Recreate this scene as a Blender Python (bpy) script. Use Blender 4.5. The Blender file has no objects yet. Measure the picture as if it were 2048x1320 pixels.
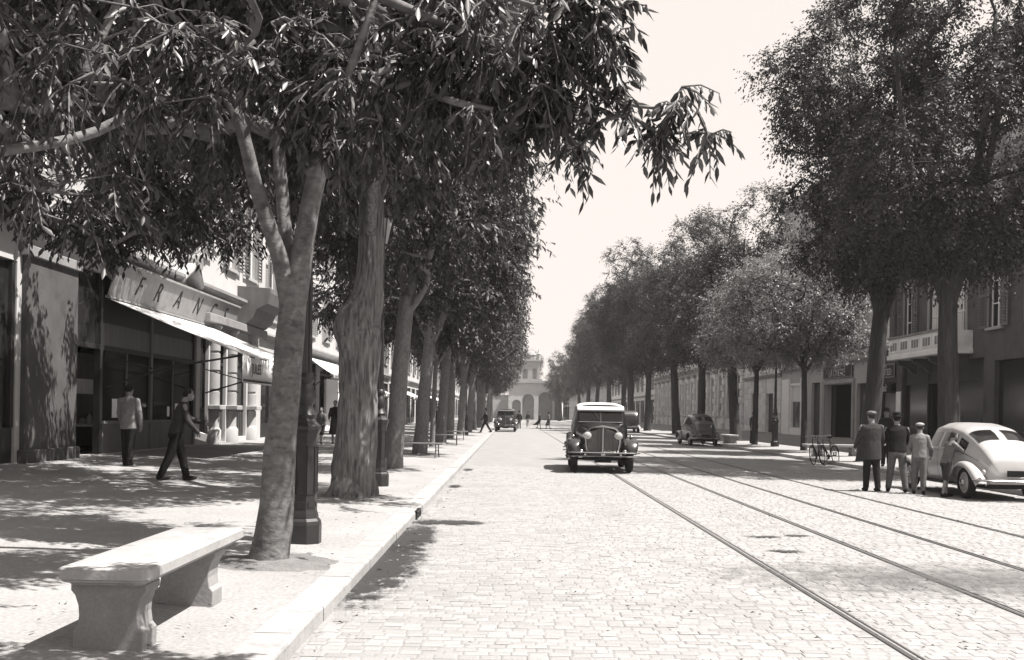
import bpy, bmesh, math, random
import numpy as np
from mathutils import Matrix, Vector, noise

R = math.radians
scene = bpy.context.scene
C = scene.collection

# ------------------------------------------------------------------ camera
cam_data = bpy.data.cameras.new('camera')
cam = bpy.data.objects.new('camera', cam_data)
C.objects.link(cam)
scene.camera = cam
cam_data.sensor_fit = 'HORIZONTAL'
cam_data.sensor_width = 36.0
cam_data.lens = 36.0 * 2000 / 2048
cam_data.shift_x = -1.0 / 2048
cam_data.shift_y = (825 - 660) / 2048
cam_data.clip_start = 0.1
cam_data.clip_end = 4000
cam.matrix_world = Matrix.Translation((0, 0, 1.6)) @ Matrix.Rotation(R(90), 4, 'X') @ Matrix.Rotation(R(1.0), 4, 'Z')

# ------------------------------------------------------------------ world
SUN_EL, SUN_AZ = 63.0, 103.0            # azimuth clockwise from +Y (down the street)
world = bpy.data.worlds.new('World')
scene.world = world
world.use_nodes = True
wn = world.node_tree
wn.nodes.clear()
w_out = wn.nodes.new('ShaderNodeOutputWorld')
w_bg = wn.nodes.new('ShaderNodeBackground')
w_sky = wn.nodes.new('ShaderNodeTexSky')
w_sky.sky_type = 'NISHITA'
w_sky.sun_disc = False
w_sky.sun_elevation = R(SUN_EL)
w_sky.sun_rotation = R(SUN_AZ)
w_sky.dust_density = 4.0
w_sky.air_density = 1.5
w_bw = wn.nodes.new('ShaderNodeRGBToBW')          # the photograph is monochrome
w_mix = wn.nodes.new('ShaderNodeMix')
w_mix.data_type = 'FLOAT'
w_mix.inputs[0].default_value = 0.8              # thin even veil of high cloud over the clear sky
w_mix.inputs[3].default_value = 6.6
w_tint = wn.nodes.new('ShaderNodeMix')
w_tint.data_type = 'RGBA'
w_tint.blend_type = 'MULTIPLY'
w_tint.inputs[0].default_value = 1.0
w_tint.inputs[7].default_value = (1.0, 0.912, 0.86, 1)
wn.links.new(w_sky.outputs[0], w_bw.inputs[0])
wn.links.new(w_bw.outputs[0], w_mix.inputs[2])
wn.links.new(w_mix.outputs[0], w_tint.inputs[6])
wn.links.new(w_tint.outputs[2], w_bg.inputs[0])
w_bg.inputs[1].default_value = 0.061
wn.links.new(w_bg.outputs[0], w_out.inputs[0])

# ------------------------------------------------------------------ sun
sun_data = bpy.data.lights.new('sun', 'SUN')
sun_data.energy = 5.0
sun_data.angle = R(0.5)
sun_data.color = (1.0, 0.94, 0.895)
sun = bpy.data.objects.new('sun', sun_data)
C.objects.link(sun)
_d = Vector((math.sin(R(SUN_AZ)) * math.cos(R(SUN_EL)), math.cos(R(SUN_AZ)) * math.cos(R(SUN_EL)), math.sin(R(SUN_EL))))
sun.rotation_euler = _d.to_track_quat('Z', 'Y').to_euler()
sun.location = (30, 10, 60)

# ------------------------------------------------------------------ exposure
scene.view_settings.view_transform = 'Standard'
scene.view_settings.look = 'None'
scene.view_settings.exposure = 1.45
scene.view_settings.gamma = 1.0
scene.render.engine = 'CYCLES'
scene.cycles.max_bounces = 6
scene.cycles.diffuse_bounces = 3
scene.cycles.glossy_bounces = 2
scene.cycles.transmission_bounces = 3
scene.cycles.transparent_max_bounces = 8
scene.cycles.volume_bounces = 1
scene.cycles.use_denoising = True

# ================================================================== materials
def _math(nt, op, a, b):
    n = nt.nodes.new('ShaderNodeMath')
    n.operation = op
    for i, x in enumerate((a, b)):
        if isinstance(x, (int, float)):
            n.inputs[i].default_value = x
        else:
            nt.links.new(x, n.inputs[i])
    return n.outputs[0]


def _noise(nt, coord, scale, detail=4, rough=.6):
    n = nt.nodes.new('ShaderNodeTexNoise')
    n.inputs['Scale'].default_value = scale
    n.inputs['Detail'].default_value = detail
    n.inputs['Roughness'].default_value = rough
    nt.links.new(coord, n.inputs['Vector'])
    return n.outputs[0]


def mat(name, a, rough=.8, var=.25, scale=3.0, fine=.12, fscale=45., bump=0., bscale=30., metal=0., rnd=None, ramt=.25,
        stretch=(1, 1, 1), spec=.3, blotch=0., bthr=.55, bscl=1.2, trans=0., coat=0.):
    a = a * .60
    m = bpy.data.materials.new(name)
    m.use_nodes = True
    nt = m.node_tree
    bs = nt.nodes['Principled BSDF']
    tc = nt.nodes.new('ShaderNodeTexCoord')
    mp = nt.nodes.new('ShaderNodeMapping')
    mp.inputs['Scale'].default_value = stretch
    nt.links.new(tc.outputs['Object'], mp.inputs[0])
    co = mp.outputs[0]
    val = a
    if var:
        n = _noise(nt, co, scale)
        val = _math(nt, 'MULTIPLY', _math(nt, 'MULTIPLY_ADD', n, var * 4) if False else _math(nt, 'ADD', _math(nt, 'MULTIPLY', n, var * 3), 1 - var * 1.5), val)
    if fine:
        n = _noise(nt, co, fscale, 2)
        val = _math(nt, 'MULTIPLY', _math(nt, 'ADD', _math(nt, 'MULTIPLY', n, fine * 3), 1 - fine * 1.5), val)
    if blotch:
        n = _noise(nt, co, bscl, 6, .65)
        mr = nt.nodes.new('ShaderNodeMapRange')
        mr.inputs[1].default_value = bthr
        mr.inputs[2].default_value = bthr + .12
        mr.inputs[3].default_value = 1
        mr.inputs[4].default_value = 1 - blotch
        nt.links.new(n, mr.inputs[0])
        val = _math(nt, 'MULTIPLY', mr.outputs[0], val)
    if rnd:
        if rnd == 'obj':
            g = nt.nodes.new('ShaderNodeObjectInfo').outputs['Random']
        else:
            g = nt.nodes.new('ShaderNodeNewGeometry').outputs['Random Per Island']
        val = _math(nt, 'MULTIPLY', _math(nt, 'ADD', _math(nt, 'MULTIPLY', g, ramt * 2), 1 - ramt), val)
    if isinstance(val, (int, float)):
        bs.inputs['Base Color'].default_value = (val, val, val, 1)
    else:
        nt.links.new(val, bs.inputs['Base Color'])
    bs.inputs['Roughness'].default_value = rough
    bs.inputs['Metallic'].default_value = metal
    bs.inputs['Specular IOR Level'].default_value = spec
    if coat:
        bs.inputs['Coat Weight'].default_value = coat
        bs.inputs['Coat Roughness'].default_value = .08
    if bump:
        n = _noise(nt, co, bscale, 4)
        b = nt.nodes.new('ShaderNodeBump')
        b.inputs['Strength'].default_value = bump
        b.inputs['Distance'].default_value = .02
        nt.links.new(n, b.inputs['Height'])
        nt.links.new(b.outputs[0], bs.inputs['Normal'])
    if trans:
        t = nt.nodes.new('ShaderNodeBsdfTranslucent')
        if isinstance(val, (int, float)):
            t.inputs[0].default_value = (val, val, val, 1)
        else:
            nt.links.new(_math(nt, 'MULTIPLY', val, 1.3), t.inputs[0])
        mx = nt.nodes.new('ShaderNodeMixShader')
        mx.inputs[0].default_value = trans
        nt.links.new(bs.outputs[0], mx.inputs[1])
        nt.links.new(t.outputs[0], mx.inputs[2])
        nt.links.new(mx.outputs[0], nt.nodes['Material Output'].inputs[0])
    return m


M = {}
M['ground'] = mat('ground earth', .30, var=.3, scale=.3)
M['road'] = mat('road bed', .315, var=.2, scale=1.3, fine=.2, fscale=25, bump=.3, bscale=14)
M['sett'] = mat('granite sett', .355, rough=.75, var=.16, scale=9, fine=.14, fscale=70, bump=.25, bscale=40, rnd='obj', ramt=.10)
M['sett_mass'] = mat('granite setts', .355, rough=.75, var=.2, scale=.9, fine=.2, fscale=60, bump=.25, bscale=40, rnd='island', ramt=.10, blotch=.22, bthr=.54, bscl=.9)
M['walk'] = mat('pavement beaten earth', .365, rough=.9, var=.22, scale=.8, fine=.3, fscale=30, bump=.35, bscale=22, blotch=.14, bthr=.55, bscl=1.6)
M['kerb'] = mat('kerb limestone', .43, rough=.8, blotch=.25, bthr=.55, bscl=3.5, var=.2, scale=2.5, fine=.12, bump=.2, bscale=25, rnd='obj', ramt=.07)
M['shaded_stone'] = mat('shade darkened stone', .12, var=.3, scale=1.3, fine=.2, bump=.2, bscale=20, blotch=.35, bthr=.55, bscl=.8)  # tree and facade shade is put into this stone's colour
M['damp'] = mat('damp silt', .055, rough=.55, var=.5, scale=7, fine=.3, fscale=40, bump=.3)
M['soil'] = mat('tree pit soil', .20, rough=.95, var=.35, scale=6, fine=.35, fscale=60, bump=.8, bscale=30)
M['rail'] = mat('tram rail steel', .14, rough=.42, metal=.3, var=.2, scale=8)
M['groove'] = mat('rail groove', .012, rough=.9, var=.2)
M['stone'] = mat('pale dressed stone', .50, var=.2, scale=1.1, fine=.12, bump=.15, bscale=20, blotch=.2, bthr=.58, bscl=.9)
M['stone2'] = mat('weathered stone', .34, var=.25, scale=1.3, fine=.15, bump=.2, bscale=20, blotch=.25, bthr=.55, bscl=.8)
M['stucco'] = mat('limewashed stucco', .66, var=.12, scale=.8, fine=.08, bump=.08, bscale=30, blotch=.12, bthr=.58, bscl=.6)
M['stucco2'] = mat('grey stucco', .30, var=.2, scale=.8, fine=.12, bump=.1, bscale=30, blotch=.2, bthr=.56, bscl=.6)
M['block'] = mat('rusticated block', 1.05, var=.2, scale=2, fine=.15, bump=.3, bscale=16, rnd='obj', ramt=.14)
M['dark_wood'] = mat('dark varnished shopfront', .035, rough=.45, var=.3, scale=3, stretch=(1, 1, .2))
M['brown_wood'] = mat('weathered shop panel', .22, rough=.6, var=.3, scale=3, stretch=(1, 1, .2))
M['white_paint'] = mat('white paint', 1.35, rough=.5, var=.08, scale=3, fine=.05)
M['grey_paint'] = mat('grey shutter paint', .22, rough=.6, var=.15, rnd='obj', ramt=.3)
M['shutter_pale'] = mat('pale shutter paint', .46, rough=.6, var=.15, rnd='obj', ramt=.2)
M['iron'] = mat('cast iron black paint', .022, rough=.42, var=.3, scale=12, spec=.5)
M['glass'] = mat('window glass', .018, rough=.12, var=.4, scale=.7, fine=0, spec=.5)
M['shopglass'] = mat('shop window glass', .03, rough=.07, var=.7, scale=.9, fine=.3, fscale=6, spec=.5, bump=.05, bscale=2.5)
M['curtain'] = mat('window curtain', 1.15, var=.25, scale=3, stretch=(1, 6, .3))
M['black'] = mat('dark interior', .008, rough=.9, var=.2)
M['canvas'] = mat('awning canvas', .95, rough=.9, var=.07, scale=2, fine=.05, trans=.15)
M['sign_board'] = mat('sign board pale paint', .40, rough=.6, var=.2, scale=1.5, blotch=.25, bthr=.57, bscl=2.2)
M['letter'] = mat('letter dark paint', .03, rough=.6, var=.2)
M['letter_pale'] = mat('letter pale paint', .66, rough=.6, var=.1)
M['roof'] = mat('roof tiles', .22, var=.3, scale=2, fine=.3, fscale=12, bump=.6, bscale=10)
M['bark1'] = mat('smooth banded bark', .18, rough=.8, var=.5, scale=2.2, fine=.5, fscale=11, bump=.6, bscale=12, stretch=(1, 1, 1.5), blotch=.5, bthr=.56, bscl=7)
M['facade_pale'] = mat('pale limestone front', 1.15, var=.2, scale=1.1, fine=.12, bump=.15, bscale=20, blotch=.2, bthr=.58, bscl=.9)
M['bark2'] = mat('furrowed bark', .22, rough=.85, var=.3, scale=5, fine=.5, fscale=12, bump=1.0, bscale=12, stretch=(1.9, 1.9, .2), blotch=.6, bthr=.5, bscl=11)
M['bark_dark'] = mat('dark bark', .06, rough=.85, var=.4, scale=5, fine=.5, fscale=12, bump=1.0, bscale=12, stretch=(1.6, 1.6, .2))
M['bark3'] = mat('pale grey bark', .22, rough=.85, var=.4, scale=4, fine=.35, fscale=20, bump=.6, bscale=14, stretch=(1, 1, .5), blotch=.4, bthr=.56, bscl=4)
M['leaf'] = mat('hackberry leaf', .058, rough=.42, var=0, fine=0, rnd='island', ramt=.45, trans=.30, spec=.5)
M['leaf_far'] = mat('foliage', .055, rough=.55, var=0, fine=0, rnd='island', ramt=.45, trans=.25, spec=.4)
M['leaf_mid'] = mat('foliage paler', .085, rough=.5, var=0, fine=0, rnd='island', ramt=.5, trans=.3, spec=.45)
M['leaf_pale'] = mat('young foliage', .25, rough=.5, var=0, fine=0, rnd='island', ramt=.4, trans=.3, spec=.5)
M['skin'] = mat('skin', .30, rough=.6, var=.08, fine=0)
M['tyre'] = mat('tyre rubber', .016, rough=.8, var=.3, bump=.3)
M['chrome'] = mat('chrome plate', .62, rough=.22, metal=1, var=.1, fine=0)
M['lens'] = mat('headlamp lens', .62, rough=.15, var=.15, scale=30, spec=.6)
M['carblack'] = mat('black car enamel', .018, rough=.28, var=.3, fine=.1, spec=.5, coat=.5)
M['cargrey'] = mat('grey car enamel', .11, rough=.3, var=.15, fine=.05, spec=.5, coat=.4)
M['carpale'] = mat('cream car enamel', .52, rough=.32, var=.08, fine=.04, spec=.5, coat=.4)
M['cardark'] = mat('dusty dark car enamel', .05, rough=.4, var=.3, fine=.1, spec=.5, coat=.3)
M['roofcloth'] = mat('pale roof cloth', .66, rough=.7, var=.06)
M['rim'] = mat('painted wheel rim', .16, rough=.4, var=.2)
M['rimpale'] = mat('pale wheel rim', .45, rough=.4, var=.15)


def cloth(name, a, var=.25):
    m = mat(name, a, rough=.95, var=var, scale=7, fine=.2, fscale=70, bump=.9, bscale=11, spec=.15)
    return m


# ================================================================== mesh helpers
class MB:
    def __init__(self):
        self.v = []
        self.f = []

    def add(self, vs, fs):
        o = len(self.v)
        self.v.extend([tuple(p) for p in vs])
        self.f.extend([tuple(i + o for i in f) for f in fs])
        return self

    def box(self, x0, x1, y0, y1, z0, z1):
        x0, x1 = sorted((x0, x1)); y0, y1 = sorted((y0, y1)); z0, z1 = sorted((z0, z1))
        return self.add([(x0, y0, z0), (x1, y0, z0), (x1, y1, z0), (x0, y1, z0), (x0, y0, z1), (x1, y0, z1), (x1, y1, z1), (x0, y1, z1)],
                        [(0, 3, 2, 1), (4, 5, 6, 7), (0, 1, 5, 4), (1, 2, 6, 5), (2, 3, 7, 6), (3, 0, 4, 7)])

    def obox(self, c, size, rot=(0, 0, 0)):
        m = Matrix.Translation(c) @ (Matrix.Rotation(rot[2], 4, 'Z') @ Matrix.Rotation(rot[1], 4, 'Y') @ Matrix.Rotation(rot[0], 4, 'X'))
        sx, sy, sz = [s / 2 for s in size]
        vs = [m @ Vector((x * sx, y * sy, z * sz)) for z in (-1, 1) for x, y in ((-1, -1), (1, -1), (1, 1), (-1, 1))]
        return self.add(vs, [(0, 3, 2, 1), (4, 5, 6, 7), (0, 1, 5, 4), (1, 2, 6, 5), (2, 3, 7, 6), (3, 0, 4, 7)])

    def quad(self, a, b, c, d):
        return self.add([a, b, c, d], [(0, 1, 2, 3)])

    def rings(self, rings, cap=True, closed=True):
        n = len(rings[0])
        vs = [p for r in rings for p in r]
        fs = []
        for i in range(len(rings) - 1):
            for j in range(n if closed else n - 1):
                k = (j + 1) % n
                fs.append((i * n + j, i * n + k, (i + 1) * n + k, (i + 1) * n + j))
        if cap and closed:
            fs.append(tuple(range(n - 1, -1, -1)))
            fs.append(tuple((len(rings) - 1) * n + j for j in range(n)))
        return self.add(vs, fs)

    def tube(self, pts, radii, n=8, cap=True, squash=None, wob=None):
        pts = [Vector(p) for p in pts]
        if isinstance(radii, (int, float)):
            radii = [radii] * len(pts)
        rg = []
        ref = None
        for i, p in enumerate(pts):
            a = pts[min(i + 1, len(pts) - 1)] - pts[max(i - 1, 0)]
            if a.length < 1e-9:
                a = Vector((0, 0, 1))
            a.normalize()
            if ref is None:
                ref = Vector((1, 0, 0)) if abs(a.x) < .8 else Vector((0, 1, 0))
            x = (ref - a * ref.dot(a))
            if x.length < 1e-6:
                x = a.orthogonal()
            x.normalize()
            ref = x
            y = a.cross(x)
            ring = []
            for j in range(n):
                t = 2 * math.pi * j / n
                r = radii[i]
                if wob:
                    r *= wob(i, t)
                sx, sy = (1, 1) if squash is None else squash
                ring.append(p + x * math.cos(t) * r * sx + y * math.sin(t) * r * sy)
            rg.append(ring)
        return self.rings(rg, cap)

    def lathe(self, prof, n=16, c=(0, 0, 0), axis='z', sq=(1, 1), phase=0.):
        rg = []
        for r, z in prof:
            ring = []
            for j in range(n):
                t = 2 * math.pi * (j + phase) / n
                a, b = math.cos(t) * r * sq[0], math.sin(t) * r * sq[1]
                if axis == 'z':
                    ring.append((c[0] + a, c[1] + b, c[2] + z))
                elif axis == 'y':
                    ring.append((c[0] + a, c[1] + z, c[2] + b))
                else:
                    ring.append((c[0] + z, c[1] + a, c[2] + b))
            rg.append(ring)
        return self.rings(rg, True)

    def ell(self, c, r, n=12, m=8):
        prof = []
        rg = []
        for i in range(m + 1):
            ph = math.pi * i / m
            s, z = max(math.sin(ph), .02), -math.cos(ph)
            rg.append([(c[0] + r[0] * s * math.cos(2 * math.pi * j / n), c[1] + r[1] * s * math.sin(2 * math.pi * j / n), c[2] + r[2] * z) for j in range(n)])
        return self.rings(rg, True)

    def prism(self, poly, y0, y1, f=None):
        """poly in (a, b); f maps (a, b, t) to a point, t = y0 or y1"""
        f = f or (lambda a, b, t: (a, t, b))
        n = len(poly)
        vs = [f(a, b, y0) for a, b in poly] + [f(a, b, y1) for a, b in poly]
        fs = [tuple(range(n - 1, -1, -1)), tuple(range(n, 2 * n))] + [(i, (i + 1) % n, n + (i + 1) % n, n + i) for i in range(n)]
        return self.add(vs, fs)

    def mesh(self, name, off=(0, 0, 0)):
        me = bpy.data.meshes.new(name)
        o = Vector(off)
        me.from_pydata([(p[0] - o[0], p[1] - o[1], p[2] - o[2]) for p in self.v], [], self.f)
        bm = bmesh.new()
        bm.from_mesh(me)
        bmesh.ops.recalc_face_normals(bm, faces=bm.faces)
        bm.to_mesh(me)
        bm.free()
        return me

    def build(self, name, m, parent=None, world=False, smooth=False, bevel=0., loc=None):
        off = parent.location if (world and parent is not None) else (0, 0, 0)
        me = self.mesh(name, off)
        return link(name, me, m, parent, smooth, bevel, loc)


def link(name, me, m, parent=None, smooth=False, bevel=0., loc=None, rot=None):
    if m is not None and not me.materials:
        me.materials.append(M[m] if isinstance(m, str) else m)
    o = bpy.data.objects.new(name, me)
    C.objects.link(o)
    if parent is not None:
        o.parent = parent
    if loc is not None:
        o.location = loc
    if rot is not None:
        o.rotation_euler = rot
    if smooth:
        me.polygons.foreach_set('use_smooth', [True] * len(me.polygons))
        if smooth == 'angle':
            try:
                me.set_sharp_from_angle(angle=R(40))
            except Exception:
                pass
    if bevel:
        b = o.modifiers.new('bevel', 'BEVEL')
        b.width = bevel
        b.segments = 2
        b.limit_method = 'ANGLE'
        b.angle_limit = R(40)
    return o


def tag(o, label=None, cat=None, group=None, kind=None):
    if label: o['label'] = label
    if cat: o['category'] = cat
    if group: o['group'] = group
    if kind: o['kind'] = kind
    return o


def thing(name, label, cat, loc=(0, 0, 0), rotz=0., group=None):
    o = bpy.data.objects.new(name, None)
    C.objects.link(o)
    o.empty_display_size = .3
    o.location = loc
    o.rotation_euler = (0, 0, rotz)
    return tag(o, label, cat, group)


def copy_tree(o, parent=None):
    c = o.copy()
    C.objects.link(c)
    c.parent = parent
    for ch in list(o.children):
        copy_tree(ch, c)
    return c


def text_mesh(s, size, extrude=.008, shear=0., align='CENTER', space=1.0):
    cu = bpy.data.curves.new('lettering', 'FONT')
    cu.body = s
    cu.size = size
    cu.extrude = extrude
    cu.shear = shear
    cu.space_character = space
    cu.align_x = align
    cu.align_y = 'CENTER'
    cu.resolution_u = 3
    ob = bpy.data.objects.new('lettering', cu)
    C.objects.link(ob)
    me = bpy.data.meshes.new_from_object(ob.evaluated_get(bpy.context.evaluated_depsgraph_get()))
    bpy.data.objects.remove(ob)
    bpy.data.curves.remove(cu)
    return me


def gz(X):
    if X < -1.4:
        return .12 + max(0, -1.67 - X) * .025
    if X > 11:
        return .12 + max(0, X - 11.3) * .022
    return 0.

rng = random.Random(7)
nrg = np.random.default_rng(11)

def decal_material(name, a, edge=.35):
    """a stain or painted shade patch with ragged noisy edges, on a unit disc"""
    m = bpy.data.materials.new(name)
    m.use_nodes = True
    nt = m.node_tree
    bs = nt.nodes['Principled BSDF']
    bs.inputs['Base Color'].default_value = (a, a, a, 1)
    bs.inputs['Roughness'].default_value = .7
    tc = nt.nodes.new('ShaderNodeTexCoord')
    ln = nt.nodes.new('ShaderNodeVectorMath'); ln.operation = 'LENGTH'
    nt.links.new(tc.outputs['Object'], ln.inputs[0])
    geo = nt.nodes.new('ShaderNodeNewGeometry')
    n1 = _noise(nt, geo.outputs['Position'], 5.0, 6, .7)
    n2 = _noise(nt, geo.outputs['Position'], 38.0, 2, .6)
    v = _math(nt, 'SUBTRACT', 1.0, ln.outputs['Value'])
    v = _math(nt, 'ADD', v, _math(nt, 'MULTIPLY', _math(nt, 'SUBTRACT', n1, .5), 2.2))
    v = _math(nt, 'ADD', v, _math(nt, 'MULTIPLY', _math(nt, 'SUBTRACT', n2, .5), .8))
    mr = nt.nodes.new('ShaderNodeMapRange')
    mr.inputs[1].default_value = .22
    mr.inputs[2].default_value = .22 + edge
    mr.inputs[4].default_value = .92 if edge < .5 else .7
    nt.links.new(v, mr.inputs[0])
    rim = nt.nodes.new('ShaderNodeMapRange')
    rim.inputs[1].default_value = 1.0; rim.inputs[2].default_value = .7
    nt.links.new(ln.outputs['Value'], rim.inputs[0])
    fac = _math(nt, 'MULTIPLY', mr.outputs[0], rim.outputs[0])
    tr = nt.nodes.new('ShaderNodeBsdfTransparent')
    mx = nt.nodes.new('ShaderNodeMixShader')
    nt.links.new(fac, mx.inputs[0])
    nt.links.new(tr.outputs[0], mx.inputs[1])
    nt.links.new(bs.outputs[0], mx.inputs[2])
    nt.links.new(mx.outputs[0], nt.nodes['Material Output'].inputs[0])
    return m
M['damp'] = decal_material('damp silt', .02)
M['tree_shade'] = decal_material('painted tree shade', .07, .9)  # tree shade painted as a faint dark decal

def clear_glass(name):
    m = bpy.data.materials.new(name)
    m.use_nodes = True
    nt = m.node_tree
    bs = nt.nodes['Principled BSDF']
    bs.inputs['Base Color'].default_value = (.02, .02, .02, 1)
    bs.inputs['Roughness'].default_value = .05
    tr = nt.nodes.new('ShaderNodeBsdfTransparent')
    fr = nt.nodes.new('ShaderNodeFresnel')
    mx = nt.nodes.new('ShaderNodeMixShader')
    nt.links.new(_math(nt, 'ADD', _math(nt, 'MULTIPLY', fr.outputs[0], 1.2), .22), mx.inputs[0])
    nt.links.new(tr.outputs[0], mx.inputs[1])
    nt.links.new(bs.outputs[0], mx.inputs[2])
    nt.links.new(mx.outputs[0], nt.nodes['Material Output'].inputs[0])
    return m
M['clearglass'] = clear_glass('shop plate glass')
# ================================================================== ground, road, pavements
b = MB()
b.quad((-1500, -600, -.2), (1500, -600, -.2), (1500, 2500, -.2), (-1500, 2500, -.2))
tag(b.build('ground', 'ground'), kind='structure')

SET0, SET1 = 4.0, 30.0
b = MB()
for y0, y1, z in ((-30, SET0, -.004), (SET0, SET1, -.0055), (SET1, 400, -.004)):
    b.quad((-1.45, y0, z), (11.05, y0, z), (11.05, y1, z), (-1.45, y1, z))
road = tag(b.build('road', 'road'), kind='structure')

RAILS = [2.74, 4.26, 5.54, 7.10]
# granite setts: courses run across the street
setts = []
y = SET0
row = 0
while y < SET1 - .05:
    dy = .108 + rng.uniform(-.01, .01)
    x = -1.39 + rng.uniform(0, .08)
    while x < 10.9:
        dx = rng.uniform(.11, .17)
        xc = x + dx / 2
        if all(abs(xc - r) > .06 + dx / 2 for r in RAILS) and x + dx < 10.98:
            setts.append((x + .004, x + dx - .004, y + .004, y + dy - .004))
        elif any(abs(xc - r) <= .06 + dx / 2 for r in RAILS):
            r = min(RAILS, key=lambda q: abs(q - xc))
            if xc < r and r - .06 - x > .06:
                setts.append((x + .006, r - .062, y + .006, y + dy - .006))
            elif xc >= r and x + dx - r - .06 > .06:
                setts.append((r + .062, x + dx - .006, y + .006, y + dy - .006))
        x += dx
    y += dy
    row += 1

def sett_geo(q, zt, ti, tj):
    x0, x1, y0, y1 = q
    i = .014
    zz = [zt + ti, zt - ti + tj, zt - tj, zt + tj * .5]
    vs = [(x0, y0, -.03), (x1, y0, -.03), (x1, y1, -.03), (x0, y1, -.03),
          (x0, y0, zt - .004), (x1, y0, zt - .004), (x1, y1, zt - .004), (x0, y1, zt - .004),
          (x0 + i, y0 + i, zz[0]), (x1 - i, y0 + i, zz[1]), (x1 - i, y1 - i, zz[2]), (x0 + i, y1 - i, zz[3])]
    fs = [(0, 1, 5, 4), (1, 2, 6, 5), (2, 3, 7, 6), (3, 0, 4, 7), (4, 5, 9, 8), (5, 6, 10, 9), (6, 7, 11, 10), (7, 4, 8, 11), (8, 9, 10, 11)]
    return vs, fs

seen = [q for q in setts if q[2] > 6.5 and -1.4 < q[0] < .51 * q[2]]
seen.sort(key=lambda q: q[2] + .02 * abs(q[0]))
near_set = set(seen[:300])
mass = MB()
for q in setts:
    zt, ti, tj = rng.gauss(0, .0015), rng.uniform(-.002, .002), rng.uniform(-.002, .002)
    if q in near_set:
        cx, cy = (q[0] + q[1]) / 2, (q[2] + q[3]) / 2
        vs, fs = sett_geo((q[0] - cx, q[1] - cx, q[2] - cy, q[3] - cy), zt, ti, tj)
        m1 = bpy.data.meshes.new('sett')
        m1.from_pydata(vs, [], fs)
        link('sett', m1, 'sett', road, loc=(cx, cy, 0))
    else:
        mass.add(*sett_geo(q, zt, ti, tj))
me = bpy.data.meshes.new('setts')
me.from_pydata(mass.v, [], mass.f)
o = link('setts', me, 'sett_mass', road)
o['kind'] = 'stuff'

# pavements
for nm, xs in (('pavement_left', [(-1.66, .118), (-11.2, .12 + .025 * 9.53)]), ('pavement_right', [(11.29, .118), (21.6, .12 + .022 * 10.3)])):
    b = MB()
    n = 10
    vs, fs = [], []
    ysamp = np.concatenate([np.linspace(-25, 2, 6), np.linspace(3, 40, 75), np.linspace(42, 400, 40)])
    for yy in ysamp:
        for i in range(n + 1):
            t = i / n
            X = xs[0][0] + (xs[1][0] - xs[0][0]) * t
            Z = xs[0][1] + (xs[1][1] - xs[0][1]) * t
            if 0 < i < n:
                Z += .006 * math.sin(yy * 1.3 + X * 2.1) + .005 * math.sin(yy * .7 - X * 1.1)
            vs.append((X, yy, Z))
    for k in range(len(ysamp) - 1):
        for i in range(n):
            a = k * (n + 1) + i
            fs.append((a, a + 1, a + n + 2, a + n + 1))
    b.add(vs, fs)
    tag(b.build(nm, 'walk', smooth=True), kind='structure')

# kerbs: stones laid end to end
for nm, x0, x1 in (('kerb_left', -1.67, -1.40), ('kerb_right', 11.0, 11.3)):
    root = tag(bpy.data.objects.new(nm, None), kind='structure')
    C.objects.link(root)
    variants = []
    for L in (.98, 1.14, 1.3):
        bb = MB()
        r = .025
        face = 1 if x1 < 0 else -1
        w = (x1 - x0) / 2
        poly = [(-w, -.12), (w, -.12), (w, .12 - r), (w - r * .3, .12 - r * .3), (w - r, .122), (-w, .122)]
        if face < 0:
            poly = [(-a, c) for a, c in poly][::-1]
        bb.prism(poly, -L / 2 + .006, L / 2 - .006)
        me = bb.mesh('kerb_stone')
        me.materials.append(M['kerb'])
        variants.append((L, me))
    y = 3.0
    while y < 95:
        L, me = variants[rng.randrange(3)]
        link('kerb_stone', me, None, root, loc=((x0 + x1) / 2 + rng.uniform(-.004, .004), y + L / 2, rng.uniform(-.004, .003)), rot=(0, 0, rng.uniform(-.003, .003)))
        y += L
    bb = MB()
    bb.box(x0, x1, y, 400, -.12, .12)
    bb.box(x0, x1, -25, 2.99, -.12, .12)
    bb.build('kerb_run', 'kerb', root)

# tram rails
names = ['tram rail nearest the left kerb, thickest dark line leading to the oncoming car',
         'second tram rail from the left, right rail of the left track',
         'third tram rail from the left, left rail of the right track',
         'tram rail nearest the right kerb, passing close to the standing group']
for X, lab in zip(RAILS, names):
    t = thing('tram_rail', lab, 'rail', (X, 0, 0), 0, 'tram rails set in the road')
    MB().box(-.046, -.008, -20, 260, -.05, .004).build('running_head', 'rail', t)
    MB().box(.030, .046, -20, 260, -.05, .001).build('check_rail', 'rail', t)
    b = MB()
    b.box(-.008, .030, -20, 260, -.05, -.022)
    b.box(-.058, -.046, -20, 260, -.05, -.009)
    b.box(.046, .058, -20, 260, -.05, -.009)
    b.build('groove', 'groove', t)

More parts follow.
